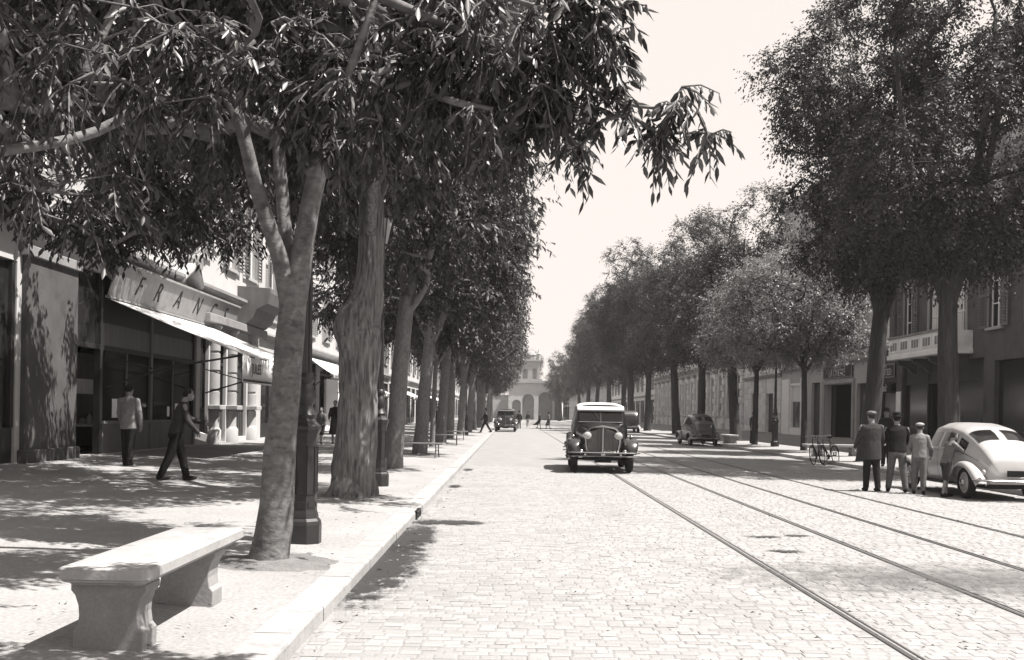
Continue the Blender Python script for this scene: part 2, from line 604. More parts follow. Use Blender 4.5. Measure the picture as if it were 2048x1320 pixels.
# damp gutter silt by the left kerb and the drain stain running out of it
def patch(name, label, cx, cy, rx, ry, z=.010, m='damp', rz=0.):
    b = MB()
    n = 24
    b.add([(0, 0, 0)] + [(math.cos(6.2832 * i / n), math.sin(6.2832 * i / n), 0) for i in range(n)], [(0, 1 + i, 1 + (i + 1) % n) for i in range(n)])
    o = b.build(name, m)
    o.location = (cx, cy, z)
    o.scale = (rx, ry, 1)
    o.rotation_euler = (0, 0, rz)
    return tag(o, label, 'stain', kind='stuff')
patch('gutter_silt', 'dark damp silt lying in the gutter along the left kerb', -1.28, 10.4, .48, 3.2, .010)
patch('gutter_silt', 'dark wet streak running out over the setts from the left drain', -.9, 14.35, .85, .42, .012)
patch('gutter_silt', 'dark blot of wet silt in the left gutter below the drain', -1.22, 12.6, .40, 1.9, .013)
t = thing('drain_inlet', 'dark drain inlet at the foot of the left kerb', 'drain', (-1.4, 15.0, 0))
b = MB()
b.box(-.02, .02, -.26, .26, .0, .095)
b.build('opening', 'black', t)
b = MB()
for s in (-1, 1):
    b.box(-.02, .03, s * .26, s * .30, 0, .11)
b.box(-.02, .03, -.3, .3, .095, .118)
b.build('frame', 'iron', t)
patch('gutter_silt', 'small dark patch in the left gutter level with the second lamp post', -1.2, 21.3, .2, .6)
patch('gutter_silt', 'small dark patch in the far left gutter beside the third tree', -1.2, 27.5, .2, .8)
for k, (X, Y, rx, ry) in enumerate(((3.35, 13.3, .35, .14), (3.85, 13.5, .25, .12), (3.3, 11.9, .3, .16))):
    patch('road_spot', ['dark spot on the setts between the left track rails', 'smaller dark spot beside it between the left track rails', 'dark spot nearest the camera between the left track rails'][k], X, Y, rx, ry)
patch('road_shade', 'faint broad tree shade painted on the setts at bottom right', 4.5, 10.0, 3.4, 1.6, .014, 'tree_shade')  # soft-edged decal stands in for a tree's shadow on the road

# ================================================================== facades
class Fac:
    """a street front; n is outward from the wall, y along the street"""
    def __init__(self, root, side, X0):
        self.root, self.side, self.X0 = root, side, X0

    def P(self, n, y, z):
        return (self.X0 + self.side * n, y, z)

    def box(self, b, n0, n1, y0, y1, z0, z1):
        return b.box(self.X0 + self.side * n0, self.X0 + self.side * n1, y0, y1, z0, z1)

    def part(self, name, m, boxes, bevel=0., parent=None):
        b = MB()
        for q in boxes:
            self.box(b, *q)
        o = b.build(name, m, self.root, world=True, bevel=bevel)
        if parent is not None:
            o.parent = parent
        return o

    def wall(self, y0, y1, z0, z1, holes, m, depth=.28, back=9.):
        ys = sorted({y0, y1} | {h[0] for h in holes} | {h[1] for h in holes})
        zs = sorted({z0, z1} | {h[2] for h in holes} | {h[3] for h in holes})
        b = MB()
        for a, c in zip(ys, ys[1:]):
            for d, e in zip(zs, zs[1:]):
                ym, zm = (a + c) / 2, (d + e) / 2
                if any(h[0] < ym < h[1] and h[2] < zm < h[3] for h in holes):
                    continue
                b.quad(self.P(0, a, d), self.P(0, c, d), self.P(0, c, e), self.P(0, a, e))
        for h in holes:
            a, c, d, e = h
            b.quad(self.P(0, a, d), self.P(-depth, a, d), self.P(-depth, a, e), self.P(0, a, e))
            b.quad(self.P(0, c, d), self.P(-depth, c, d), self.P(-depth, c, e), self.P(0, c, e))
            b.quad(self.P(0, a, d), self.P(0, c, d), self.P(-depth, c, d), self.P(-depth, a, d))
            b.quad(self.P(0, a, e), self.P(0, c, e), self.P(-depth, c, e), self.P(-depth, a, e))
        g = .006
        b.quad(self.P(0, y0 + g, z0), self.P(-back, y0 + g, z0), self.P(-back, y0 + g, z1), self.P(0, y0 + g, z1))
        b.quad(self.P(0, y1 - g, z0), self.P(-back, y1 - g, z0), self.P(-back, y1 - g, z1), self.P(0, y1 - g, z1))
        b.quad(self.P(-back, y0, z0), self.P(-back, y1, z0), self.P(-back, y1, z1), self.P(-back, y0, z1))
        me = bpy.data.meshes.new('wall')
        o = self.root.location
        me.from_pydata([(p[0] - o[0], p[1] - o[1], p[2] - o[2]) for p in b.v], [], b.f)
        return link('wall', me, m, self.root)

    def put(self, name, me, m, n, y, z, parent=None):
        o = self.root.location
        p = self.P(n, y, z)
        return link(name, me, m, parent or self.root, loc=(p[0] - o[0], p[1] - o[1], p[2] - o[2]), rot=(0, 0, 0 if self.side > 0 else math.pi))

_wc = {}
def window_meshes(w, h):
    k = (round(w, 2), round(h, 2))
    if k not in _wc:
        fr = MB()
        t = .06
        fr.box(-.05, .05, -w / 2, -w / 2 + t, 0, h)
        fr.box(-.05, .05, w / 2 - t, w / 2, 0, h)
        fr.box(-.05, .05, -w / 2 + t, w / 2 - t, h - t, h)
        fr.box(-.05, .05, -w / 2 + t, w / 2 - t, 0, t)
        fr.box(-.04, .055, -.04, .04, t, h - t)
        for q in (.36, .7):
            fr.box(-.03, .045, -w / 2 + t, -.04, h * q - .02, h * q + .02)
            fr.box(-.03, .045, .04, w / 2 - t, h * q - .02, h * q + .02)
        pn = MB().box(-.012, .008, t - .005, w / 2 - .03, .03, h - .03)
        pl = MB().box(-.012, .008, -w / 2 + .03, -t + .005, .03, h - .03)
        cu = MB()
        n = 10
        for s in (-1, 1):
            pts = [(-.10 + .012 * math.sin(i * 2.2), s * (w / 2 - .04 - (w * .32) * i / n)) for i in range(n + 1)]
            cu.add([(a, c, .05) for a, c in pts] + [(a, c, h - .05) for a, c in pts], [(i, i + 1, n + 2 + i, n + 1 + i) for i in range(n)])
        sh = MB()
        sw = w / 2
        sh.box(0, .04, 0, .06, 0, h); sh.box(0, .04, sw - .06, sw, 0, h)
        for q in (0, .48, .95):
            sh.box(0, .04, .06, sw - .06, h * q, h * q + .08)
        ns = 22
        for i in range(ns):
            z = .09 + (h - .18) * i / ns
            sh.obox((.02, sw / 2, z + .03), (.012, sw - .12, .07), (0, R(35), 0))
        sill = MB().box(-.05, .12, -w / 2 - .12, w / 2 + .12, -.12, 0)
        surr = MB()
        surr.box(.0, .06, -w / 2 - .16, -w / 2, 0, h)
        surr.box(.0, .06, w / 2, w / 2 + .16, 0, h)
        surr.box(.0, .09, -w / 2 - .2, w / 2 + .2, h, h + .2)
        _wc[k] = {n: x.mesh(n) for n, x in (('window', fr), ('pane', pn), ('pane2', pl), ('curtain', cu), ('shutter', sh), ('sill', sill), ('surround', surr))}
        sh2 = MB()
        sh2.v = [(p[0], -p[1], p[2]) for p in sh.v]
        sh2.f = sh.f
        _wc[k]['shutter2'] = sh2.mesh('shutter')
    return _wc[k]

def put_window(F, y, z, w, h, frame='white_paint', shutters='grey_paint', surround=None, curtain=False, depth=.18, open_=1.):
    ms = window_meshes(w, h)
    def mk(nm, mname, n, parent=None, key=None, yy=y, zz=z):
        me = ms[key or nm]
        if not me.materials:
            me.materials.append(None)
        o = F.put(nm, me, None, n, yy, zz)
        o.material_slots[0].link = 'OBJECT'
        o.material_slots[0].material = M[mname]
        return o
    wo = mk('window', frame, -depth)
    for k in ('pane', 'pane2'):
        p = mk('pane', 'glass', 0, key=k)
        p.parent = wo; p.location = (0, 0, 0); p.rotation_euler = (0, 0, 0)
    if curtain:
        p = mk('curtain', 'curtain', 0)
        p.parent = wo; p.location = (.115, 0, 0); p.rotation_euler = (0, 0, 0)
    mk('sill', surround or 'stone', 0)
    if surround:
        mk('surround', surround, 0)
    if shutters:
        # folded back flat against the wall
        o = mk('shutter', shutters, .07 if not surround else .1, yy=y + F.side * (w / 2 + .03), key='shutter')
        o = mk('shutter', shutters, .07 if not surround else .1, yy=y - F.side * (w / 2 + .03), key='shutter2')

def cornice(F, y0, y1, z, m, name='cornice', proj=.35, h=.4):
    prof = [(0.002, 0), (proj * .3, 0), (proj * .4, h * .3), (proj * .8, h * .5), (proj, h * .7), (proj, h), (0.002, h)]
    b = MB()
    b.prism(prof, y0 + .004, y1 - .004, lambda a, c, t: F.P(a, t, z + c))
    return b.build(name, m, F.root, world=True)

def roof_slab(F, y0, y1, z, m='roof', rise=1.6, back=9.):
    b = MB()
    b.prism([(.4, z), (.4, z + .12), (-back / 2, z + rise), (-back, z + .1), (-back, z)], y0, y1, lambda a, c, t: F.P(a, t, c))
    o = b.build('roof', m, F.root, world=True)
    ch = MB()
    for q in (.3, .75):
        yy = y0 + (y1 - y0) * q
        F.box(ch, -3.2, -2.4, yy - .6, yy + .6, z + rise * .5, z + rise + 1.2)
    c = ch.build('chimney', 'stucco2', F.root, world=True)
    c.parent = o
    return o

# ------------------------------------------------------------------ left 1: the dark corner shop (Y 12 .. 41)
XL = -10.45
t = thing('shop_building', 'dark glazed shopfront with a pale stone pier and tall upper floors, nearest on the left', 'building', (XL, 27, .34))
F = Fac(t, 1, XL)
L1 = [(24.0, 25.4), (25.9, 28.9), (29.1, 32.1)]
holes = [(23.75, 33.0, .36, 4.95), (14.2, 21.0, .36, 4.6), (33.4, 34.3, .5, 4.2), (35.0, 36.4, .36, 4.2), (37.2, 39.2, .5, 4.2)]
up = []
for fz, fh in ((6.7, 3.0), (10.6, 2.8), (14.2, 2.2)):
    for yy in (14.5, 18.2, 21.9, 25.6, 29.3, 33.0, 36.7, 39.6):
        up.append((yy, fz, fh))
        holes.append((yy - .6, yy + .6, fz, fz + fh))
F.wall(12, 41, .2, 17.0, holes, 'stucco')
for yy, fz, fh in up:
    put_window(F, yy, fz, 1.2, fh, shutters='grey_paint', surround='stone')
roof_slab(F, 12, 41, 17.0)
cornice(F, 12, 41, 16.6, 'stone')
cornice(F, 12, 41, 9.9, 'stone', 'string_course', .18, .25)
# fascia cornice with a swan-neck scroll over the sign
cornice(F, 12, 30.4, 5.32, 'stone2', 'shop_cornice', .42, .32)
cornice(F, 32.2, 37.6, 5.32, 'stone2', 'shop_cornice', .42, .32)
b = MB()
n = 18
for side_, ya in ((1, 30.4), (-1, 32.2)):
    rg = []
    for i in range(n + 1):
        u = i / n
        yy = ya + side_ * .86 * u
        zz = 5.36 + .75 * (u ** 1.5) + .05 * math.sin(u * 6.28)
        rg.append([F.P(.0, yy, zz), F.P(.40 + .1 * u, yy, zz + .02), F.P(.46 + .12 * u, yy, zz + .14), F.P(.44 + .12 * u, yy, zz + .28), F.P(.0, yy, zz + .26)])
    b.rings(rg)
b.build('scroll_pediment', 'stone', t, world=True, smooth='angle')  # paler stone than the cornice puts a sunlit highlight into the colour
b = MB()
b.tube([F.P(.05, 31.3, 6.1), F.P(.62, 31.3, 6.1)], .26, 14)
b.build('scroll_boss', 'stone2', t, world=True)
# pale stone pier at the shop corner, tree shade put into its colour
F.part('pier', 'shaded_stone', [(0.002, .12, 21.2, 23.7, .45, 4.9)], .02)
F.part('pier_base', 'shaded_stone', [(0.002, .2, 21.1, 23.75, .22, .62)], .02)
F.part('pier_capital', 'stone2', [(0.002, .2, 21.1, 23.75, 4.75, 4.98)], .02)
# shopfront joinery inside the big opening
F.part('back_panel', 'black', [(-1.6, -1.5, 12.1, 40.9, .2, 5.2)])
F.part('ceiling_panel', 'dark_wood', [(-1.5, -.285, 12.1, 40.9, 5.0, 5.1)])
F.part('entrance_floor', 'walk', [(-1.5, -.002, 12.1, 40.9, .2, .345)])
F.part('stall_riser', 'brown_wood', [(-.16, -.05, 25.5, 33.0, .36, 1.12)], .01)
F.part('shop_sill', 'brown_wood', [(-.2, .06, 25.45, 33.0, 1.12, 1.2)], .01)
for yy in (23.8, 25.45, 29.0, 32.85):
    F.part('mullion', 'dark_wood' if yy != 29.0 else 'brown_wood', [(-.2, -.02, yy - .08, yy + .08, .36, 4.94)], .01)
F.part('transom', 'dark_wood', [(-.19, -.03, 25.53, 28.92, 3.02, 3.14), (-.19, -.03, 29.08, 32.77, 3.02, 3.14), (-.19, -.03, 23.88, 25.37, 3.02, 3.14)], .008)
for a, c in ((25.53, 28.92), (29.08, 32.77)):
    F.part('shop_pane', 'clearglass', [(-.11, -.09, a, c, 1.2, 3.02)])
    F.part('glazing_bar', 'brown_wood', [(-.14, -.06, (a + c) / 2 - .03, (a + c) / 2 + .03, 1.2, 3.02)])
    F.part('display_back', 'brown_wood', [(-1.2, -1.15, a, c, .5, 3.0)])
    F.part('display_shelf', 'brown_wood', [(-1.14, -.2, a, c, 1.05, 1.12)])
    F.part('half_curtain', 'curtain', [(-1.1, -1.07, a + .1, c - .1, 1.9, 2.3)])
    F.part('transom_panel', 'brown_wood', [(-.13, -.07, a, c, 3.14, 3.72)])
    F.part('upper_panel', 'dark_wood', [(-.13, -.08, a, c, 3.72, 4.94)])
F.part('door', 'dark_wood', [(-1.1, -1.02, 23.9, 25.35, .36, 3.02)])
F.part('fanlight', 'shopglass', [(-.12, -.10, 23.88, 25.37, 3.14, 4.94)])
rd = random.Random(4)
for yy in np.arange(25.8, 32.6, .36):
    if 28.7 < yy < 29.3:
        continue
    hh, ww = rd.uniform(.15, .62), rd.uniform(.14, .3)
    if rd.random() < .5:
        b = MB()
        b.lathe([(ww * .45, 0), (ww * .5, hh * .3), (ww * .4, hh * .7), (ww * .16, hh * .85), (ww * .18, hh)], 12, F.P(-rd.uniform(.4, .8), yy, 1.121))
        b.build('display_jar', rd.choice(['stone', 'stone2', 'brown_wood', 'dark_wood']), t, world=True, smooth='angle')
    else:
        n0 = -rd.uniform(.4, .8)
        F.part('display_box', rd.choice(['stone', 'stone2', 'brown_wood', 'sign_board']), [(n0 - .12, n0 + .12, yy - ww / 2, yy + ww / 2, 1.121, 1.121 + hh)], .01)
for yy, zz, w, h in ((26.3, 1.28, .34, .5), (31.2, 1.28, .3, .42), (30.5, 1.3, .2, .3)):
    F.part('price_card', 'white_paint', [(-.088, -.08, yy, yy + w, zz, zz + h)])
# the near bay, mostly outside the old view
F.part('near_shop_pane', 'shopglass', [(-.14, -.1, 14.25, 20.95, 1.1, 4.55)])
F.part('near_shop_riser', 'dark_wood', [(-.2, -.04, 14.25, 20.95, .36, 1.1)])
F.part('near_mullion', 'dark_wood', [(-.2, -.02, yy - .07, yy + .07, 1.1, 4.58) for yy in (14.4, 16.6, 18.8, 20.9)])
# banded half columns beside the doorways
for yy in (34.66, 36.81, 39.62):
    col = MB()
    prof = [(.30, 0), (.30, .5), (.26, .55), (.23, .6)]
    for i in range(5):
        z0 = .62 + i * .66
        prof += [(.225, z0), (.225, z0 + .56), (.19, z0 + .57), (.19, z0 + .65)]
    prof += [(.22, 3.95), (.28, 4.05), (.30, 4.2), (.30, 4.3)]
    col.lathe(prof, 18, F.P(.06, yy, .3))
    o = col.build('column', 'stone', t, world=True, smooth='angle')
    F.part('column_ledge', 'stone', [(0.002, .42, yy - .36, yy + .36, 1.52, 1.68)], .02)
F.part('entablature', 'stone2', [(0.002, .38, 33.2, 40.9, 4.45, 4.75)], .03)
for a, c in ((33.42, 34.28), (35.02, 36.38), (37.22, 39.18)):
    F.part('window_sash', 'dark_wood', [(-.2, -.1, a, a + .07, .5, 4.2), (-.2, -.1, c - .07, c, .5, 4.2), (-.2, -.1, a + .07, c - .07, 1.5, 1.6), (-.2, -.1, a + .07, c - .07, 3.1, 3.2)])
    F.part('pane', 'shopglass', [(-.16, -.14, a + .07, c - .07, 1.6, 4.2)])
    F.part('lower_grille', 'dark_wood', [(-.18, -.13, a + .07, c - .07, .36, 1.5)])
    F.part('grille_bar', 'brown_wood', [(-.125, -.1, a + .12 + i * (c - a - .24) / 6, a + .15 + i * (c - a - .24) / 6, .55, 1.45) for i in range(7)])
# dark corbelled box at the end of the cornice, flower box beneath
b = MB()
b.prism([(0.002, 4.75), (.35, 4.78), (.6, 5.0), (.75, 5.35), (1.15, 5.55), (1.25, 5.95), (1.25, 6.12), (0.002, 6.2)], 37.7, 40.7, lambda a, c, q: F.P(a, q, c))
b.build('corbelled_balcony', 'brown_wood', t, world=True)

# the sign, leaning forward under the cornice
def lean_sign():
    s = thing('shop_sign', 'long pale signboard with dark slanting letters above the white awning', 'sign', (XL, 31, 4.4))
    b = MB()
    b.prism([(.06, 0), (.14, 0), (.38, .84), (.30, .84)], -5.5, 5.6, lambda a, c, q: (a, q, c))
    b.build('board', 'sign_board', s)
    b = MB()
    b.prism([(.04, -.06), (.17, -.06), (.17, 0.0), (.04, 0.0)], -5.55, 5.65, lambda a, c, q: (a, q, c))
    b.prism([(.28, .84), (.44, .84), (.44, .9), (.28, .9)], -5.55, 5.65, lambda a, c, q: (a, q, c))
    b.build('moulding', 'stone2', s)
    lean = math.atan2(.24, .84)
    for k, (ch, yy) in enumerate(zip('FRANCS', (-3.9, -2.45, -.75, 1.1, 2.7, 4.1))):
        me = text_mesh(ch, .78, .006, .35)
        o = link('letter', me, 'letter', s)
        q = Matrix.Rotation(lean, 4, 'Y') @ Matrix.Rotation(R(90), 4, 'Z') @ Matrix.Rotation(R(90), 4, 'X')
        o.matrix_local = Matrix.Translation((.14 + .24 * .5 + .008, yy, .42)) @ q
lean_sign()

def awning(label, X0, side, y0, y1, z0, z1, proj, val=.22, lettering=None, scallop=True, arms=True, group=None, lettsize=.4):
    a = thing('shop_awning', label, 'awning', (X0, (y0 + y1) / 2, z1), 0, group)
    F = Fac(a, side, X0)
    n, k = 12, 6
    b = MB()
    rows = []
    for i in range(n + 1):
        yy = y0 + (y1 - y0) * i / n
        r = []
        for j in range(k + 1):
            u = j / k
            sag = -.05 * math.sin(math.pi * u) * (1 if i % 2 else .55)
            r.append(F.P(.05 + proj * u, yy, z0 + (z1 - z0) * u + sag))
        rows.append(r)
    vs = [p for r in rows for p in r]
    fs = [(i * (k + 1) + j, i * (k + 1) + j + 1, (i + 1) * (k + 1) + j + 1, (i + 1) * (k + 1) + j) for i in range(n) for j in range(k)]
    b.add(vs, fs)
    o = b.build('canvas', 'canvas', a, world=True, smooth=True)
    sm = o.modifiers.new('thickness', 'SOLIDIFY'); sm.thickness = .012
    b = MB()
    m_ = int((y1 - y0) * 10)
    top, bot = [], []
    for i in range(m_ + 1):
        yy = y0 + (y1 - y0) * i / m_
        top.append(F.P(.05 + proj, yy, z1 - .015))
        dip = .05 * abs(math.sin(i * math.pi / 6)) if scallop else .0
        bot.append(F.P(.05 + proj + .015 * math.sin(i * .5), yy, z1 - val - dip))
    b.add(top + bot, [(i, i + 1, m_ + 2 + i, m_ + 1 + i) for i in range(m_)])
    o = b.build('valance', 'canvas', a, world=True, smooth=True)
    sm = o.modifiers.new('thickness', 'SOLIDIFY'); sm.thickness = .012
    b = MB()
    F.box(b, .05 + proj - .035, .05 + proj + .0, y0, y1, z1 - .06, z1 - .03)
    F.box(b, .02, .1, y0, y1, z0 + .015, z0 + .07)
    b.build('rail', 'iron', a, world=True)
    if arms:
        for yy in (y0 + .08, y1 - .08):
            b = MB()
            b.tube([F.P(.02, yy, z1 - .9), F.P(proj * .5, yy, z1 - .35), F.P(proj + .02, yy, z1 - .04)], .028, 6)
            b.tube([F.P(.02, yy, z1 - .1), F.P(proj * .35, yy, z1 - .42)], .02, 6)
            b.build('folding_arm', 'iron', a, world=True)
    return a, F

a, F2 = awning('large white sunlit awning sloping out over the dark shopfront on the left', XL, 1, 25.5, 34.0, 4.36, 2.98, 3.5, val=.74, scallop=False)
b = MB()
F2.box(b, 3.565, 3.58, 25.55, 33.95, 2.28, 2.33)
b.build('hem_band', 'letter', a, world=True)
for s, yy, sz in (('JULES', 26.75, .40), ('FA', 28.75, .52)):
    me = text_mesh(s, sz, .004)
    o = link('lettering', me, 'letter', a)
    o.matrix_local = Matrix.Translation((3.59, yy - 29.75, -.36)) @ Matrix.Rotation(R(90), 4, 'Z') @ Matrix.Rotation(R(90), 4, 'X')

# ------------------------------------------------------------------ other left buildings
def shop_floor(F, y0, y1, ztop, nb, wallm, zg=.34):
    """returns the openings of a shopping ground floor and a function that fills them"""
    w = (y1 - y0) / nb
    return [(y0 + w * i + .45, y0 + w * (i + 1) - .45, zg + .02, ztop) for i in range(nb)]

def fill_shop(F, h, joinery='dark_wood', door=False, glass='shopglass'):
    a, c, z0, z1 = h
    F.part('stall_riser', joinery, [(-.2, -.08, a, c, z0, z0 + .6)])
    F.part('shop_frame', joinery, [(-.2, -.06, a, a + .1, z0 + .6, z1), (-.2, -.06, c - .1, c, z0 + .6, z1), (-.2, -.06, a + .1, c - .1, z1 - .55, z1 - .43), (-.2, -.06, (a + c) / 2 - .04, (a + c) / 2 + .04, z0 + .6, z1 - .55)])
    F.part('shop_pane', glass, [(-.16, -.13, a + .1, c - .1, z0 + .6, z1)])

def plain_building(label, side, X0, y0, y1, h, wallm, shutters, nb, floors, ground_top=3.9, joinery='dark_wood', surround='stone', curtain=False, name='town_house', ww=1.15, roof=True):
    zg = gz(X0 - side * 0)
    t = thing(name, label, 'building', (X0, (y0 + y1) / 2, zg))
    F = Fac(t, side, X0)
    gh = shop_floor(F, y0, y1, zg + ground_top - .55, nb, wallm, zg)
    holes = list(gh)
    wl = []
    w = (y1 - y0) / nb
    for fz, fh in floors:
        for i in range(nb):
            yy = y0 + w * (i + .5)
            wl.append((yy, fz, fh))
            holes.append((yy - ww / 2, yy + ww / 2, fz, fz + fh))
    F.wall(y0, y1, zg - .15, h, holes, wallm)
    for g in gh:
        fill_shop(F, g, joinery)
    for yy, fz, fh in wl:
        put_window(F, yy, fz, ww, fh, shutters=shutters, surround=surround, curtain=curtain)
    cornice(F, y0, y1, h - .4, surround)
    cornice(F, y0, y1, zg + ground_top - .1, surround, 'string_course', .25, .28)
    if roof:
        roof_slab(F, y0, y1, h)
    return t, F

L_FL = ((5.4, 2.5), (9.2, 2.4), (12.8, 2.0))
t, F = plain_building('white stuccoed house with a dark shopfront under a white awning, second on the left', 1, XL, 41, 62, 15.8, 'stucco', 'shutter_pale', 5, L_FL, 4.2)
F.part('door_jamb', 'white_paint', [(0.004, .14, 55.3, 59.9, .4, 3.3)], .02)
awning('short white awning on the second shop, half hidden by the big trunk', XL, 1, 50.6, 58.9, 4.25, 3.35, 1.3, val=.2)
t, F = plain_building('grey town house, third on the left, mostly hidden by trunks', 1, XL, 62, 84, 14.6, 'stucco2', 'grey_paint', 5, L_FL, 4.0)
awning('white awning in the gap right of the big furrowed trunk', XL, 1, 66, 74, 3.5, 2.75, 1.6)
t, F = plain_building('pale town house, fourth on the left, seen between slim trunks', 1, XL, 84, 112, 16.0, 'stucco', 'grey_paint', 6, L_FL, 4.1)
awning('far white awning seen between the fourth and fifth trees on the left', XL, 1, 88, 100, 3.5, 2.8, 1.7)
t, F = plain_building('weathered stone house, fifth on the left down the row', 1, XL, 112, 150, 15.0, 'stone2', 'shutter_pale', 7, L_FL, 4.1)
awning('farthest pale awning on the left, beyond the fifth tree', XL, 1, 115, 135, 3.5, 2.8, 1.8)
plain_building('last pale house at the far end of the left row', 1, XL, 150, 215, 16.5, 'stucco', 'grey_paint', 10, L_FL, 4.1)

# ------------------------------------------------------------------ right: cafe building with stone balcony (Y 20 .. 57)
XR = 20.7
zr = gz(XR)
t = thing('cafe_building', 'shaded cafe building with a carved stone balcony, nearest on the right', 'building', (XR, 40, zr))
F = Fac(t, -1, XR)
holes = [(44.0, 53.2, zr + .02, 4.4), (36.0, 43.0, zr + .02, 4.2), (22.0, 34.0, zr + .02, 4.2), (54.0, 56.6, zr + .02, 3.6)]
up = []
for fz, fh in ((5.65, 2.9), (9.6, 2.4)):
    for yy in (23.5, 27.4, 31.3, 35.2, 39.1, 43.0, 46.4, 49.2, 52.4, 55.4):
        up.append((yy, fz, fh)); holes.append((yy - .62, yy + .62, fz, fz + fh))
F.wall(20, 57, zr - .15, 13.0, holes, 'shaded_stone', .4)  # shade of the cafe front is put into the wall colour
for i, (yy, fz, fh) in enumerate(up):
    bal = fz < 6 and 45 < yy < 51
    put_window(F, yy, fz, 1.24, fh, shutters=None if bal else 'grey_paint', surround='stone', curtain=bal or i % 3 == 0)
cornice(F, 20, 57, 12.6, 'stone')
roof_slab(F, 20, 57, 13.0)
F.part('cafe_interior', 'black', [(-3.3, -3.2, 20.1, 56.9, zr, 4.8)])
F.part('cafe_floor', 'brown_wood', [(-3.2, -.41, 20.1, 56.9, zr - .02, zr + .02)])
for yy in (44.0, 47.0, 50.2, 53.12):
    F.part('cafe_post', 'dark_wood', [(-.3, -.14, yy, yy + .12, zr + .02, 4.4)])
for a_, c_ in ((44.12, 47.0), (50.32, 53.12)):
    F.part('cafe_pane', 'glass', [(-.24, -.22, a_, c_, zr + .8, 3.4)])
F.part('cafe_panel', 'dark_wood', [(-.28, -.16, 44.12, 47.0, zr + .02, zr + .8), (-.28, -.16, 50.32, 53.12, zr + .02, zr + .8), (-.28, -.16, 44.12, 53.12, 3.4, 3.55), (-.26, -.2, 44.12, 53.12, 3.55, 4.4)])
F.part('door_edge', 'white_paint', [(-.12, -.02, 48.1, 48.28, 1.9, 3.2)])
F.part('near_cafe_pane', 'glass', [(-.24, -.2, 36.02, 42.98, zr + .8, 4.15), (-.24, -.2, 22.02, 33.98, zr + .8, 4.15)])
F.part('near_cafe_panel', 'dark_wood', [(-.28, -.14, 36.02, 42.98, zr + .02, zr + .8), (-.28, -.14, 22.02, 33.98, zr + .02, zr + .8)])
F.part('shop_pane', 'glass', [(-.24, -.2, 54.02, 56.58, zr + .6, 3.55)])
F.part('shop_riser', 'dark_wood', [(-.28, -.12, 54.02, 56.58, zr + .02, zr + .6)])
# balcony: slab, carved parapet panels, brackets
F.part('balcony_slab', 'facade_pale', [(0.003, 1.3, 45.0, 52.0, 4.62, 4.86)], .03)
F.part('balcony_parapet', 'facade_pale', [(1.05, 1.22, 45.05, 51.95, 4.86, 5.68), (.02, 1.05, 45.05, 45.2, 4.86, 5.68), (.02, 1.05, 51.8, 51.95, 4.86, 5.68)])
F.part('balcony_coping', 'stone2', [(.99, 1.28, 45.0, 52.0, 5.68, 5.8)], .02)
for i in range(5):
    y0 = 45.25 + i * 1.35
    F.part('balcony_panel', 'facade_pale', [(1.222, 1.25, y0, y0 + 1.15, 4.98, 5.58)], .012)
    F.part('panel_relief', 'stone2', [(1.252, 1.275, y0 + .14 + j * .3, y0 + .34 + j * .3, 5.08, 5.48) for j in range(3)], .02)
for yy in (45.6, 47.6, 49.5, 51.4):
    b = MB()
    b.prism([(.003, 3.9), (.2, 3.95), (.45, 4.2), (.9, 4.4), (1.0, 4.6), (.003, 4.6)], yy - .14, yy + .14, lambda a, c, q: F.P(a, q, c))
    b.build('bracket', 'shaded_stone', t, world=True)

def flat_sign(label, F0, y, z, w, h, board, lines, lm, name='shop_sign', proj=.1, script=False, frame=None):
    s = thing(name, label, 'sign', F0.P(proj, y, z))
    f = Fac(s, F0.side, F0.X0)
    if board:
        f.part('board', board, [(proj - .06, proj, y - w / 2, y + w / 2, z - h / 2, z + h / 2)], .01)
    if frame:
        f.part('border', frame, [(proj + .002, proj + .025, y - w / 2, y + w / 2, z + h / 2 - .06, z + h / 2), (proj + .002, proj + .025, y - w / 2, y + w / 2, z - h / 2, z - h / 2 + .06),
                                 (proj + .002, proj + .025, y - w / 2, y - w / 2 + .06, z - h / 2 + .06, z + h / 2 - .06), (proj + .002, proj + .025, y + w / 2 - .06, y + w / 2, z - h / 2 + .06, z + h / 2 - .06)])
    for txt, sz, dz, sh in lines:
        me = text_mesh(txt, sz, .012, sh)
        o = link('lettering', me, lm, s)
        rz = R(90) if F0.side > 0 else R(-90)
        o.matrix_local = Matrix.Translation((F0.side * .02, 0, dz)) @ Matrix.Rotation(rz, 4, 'Z') @ Matrix.Rotation(R(90), 4, 'X')
    return s
flat_sign('dark shop sign with pale block letters in outline, right of the leaning trunk', F, 55.3, 4.25, 2.6, .75, 'dark_wood', [('UNTED', .52, -.08, 0), ('ALS', .2, .27, 0)], 'letter_pale', frame='stone2')
flat_sign('small white script sign on a dark plate hanging over the shop window', F, 55.3, 3.3, 1.9, .55, 'black', [('Lait', .62, 0, .3)], 'letter_pale', proj=.2)
s = flat_sign('tall white poster beside the dark cafe doorway', F, 53.6, 2.45, .62, 1.25, 'white_paint', [], 'letter', name='poster', proj=.05)

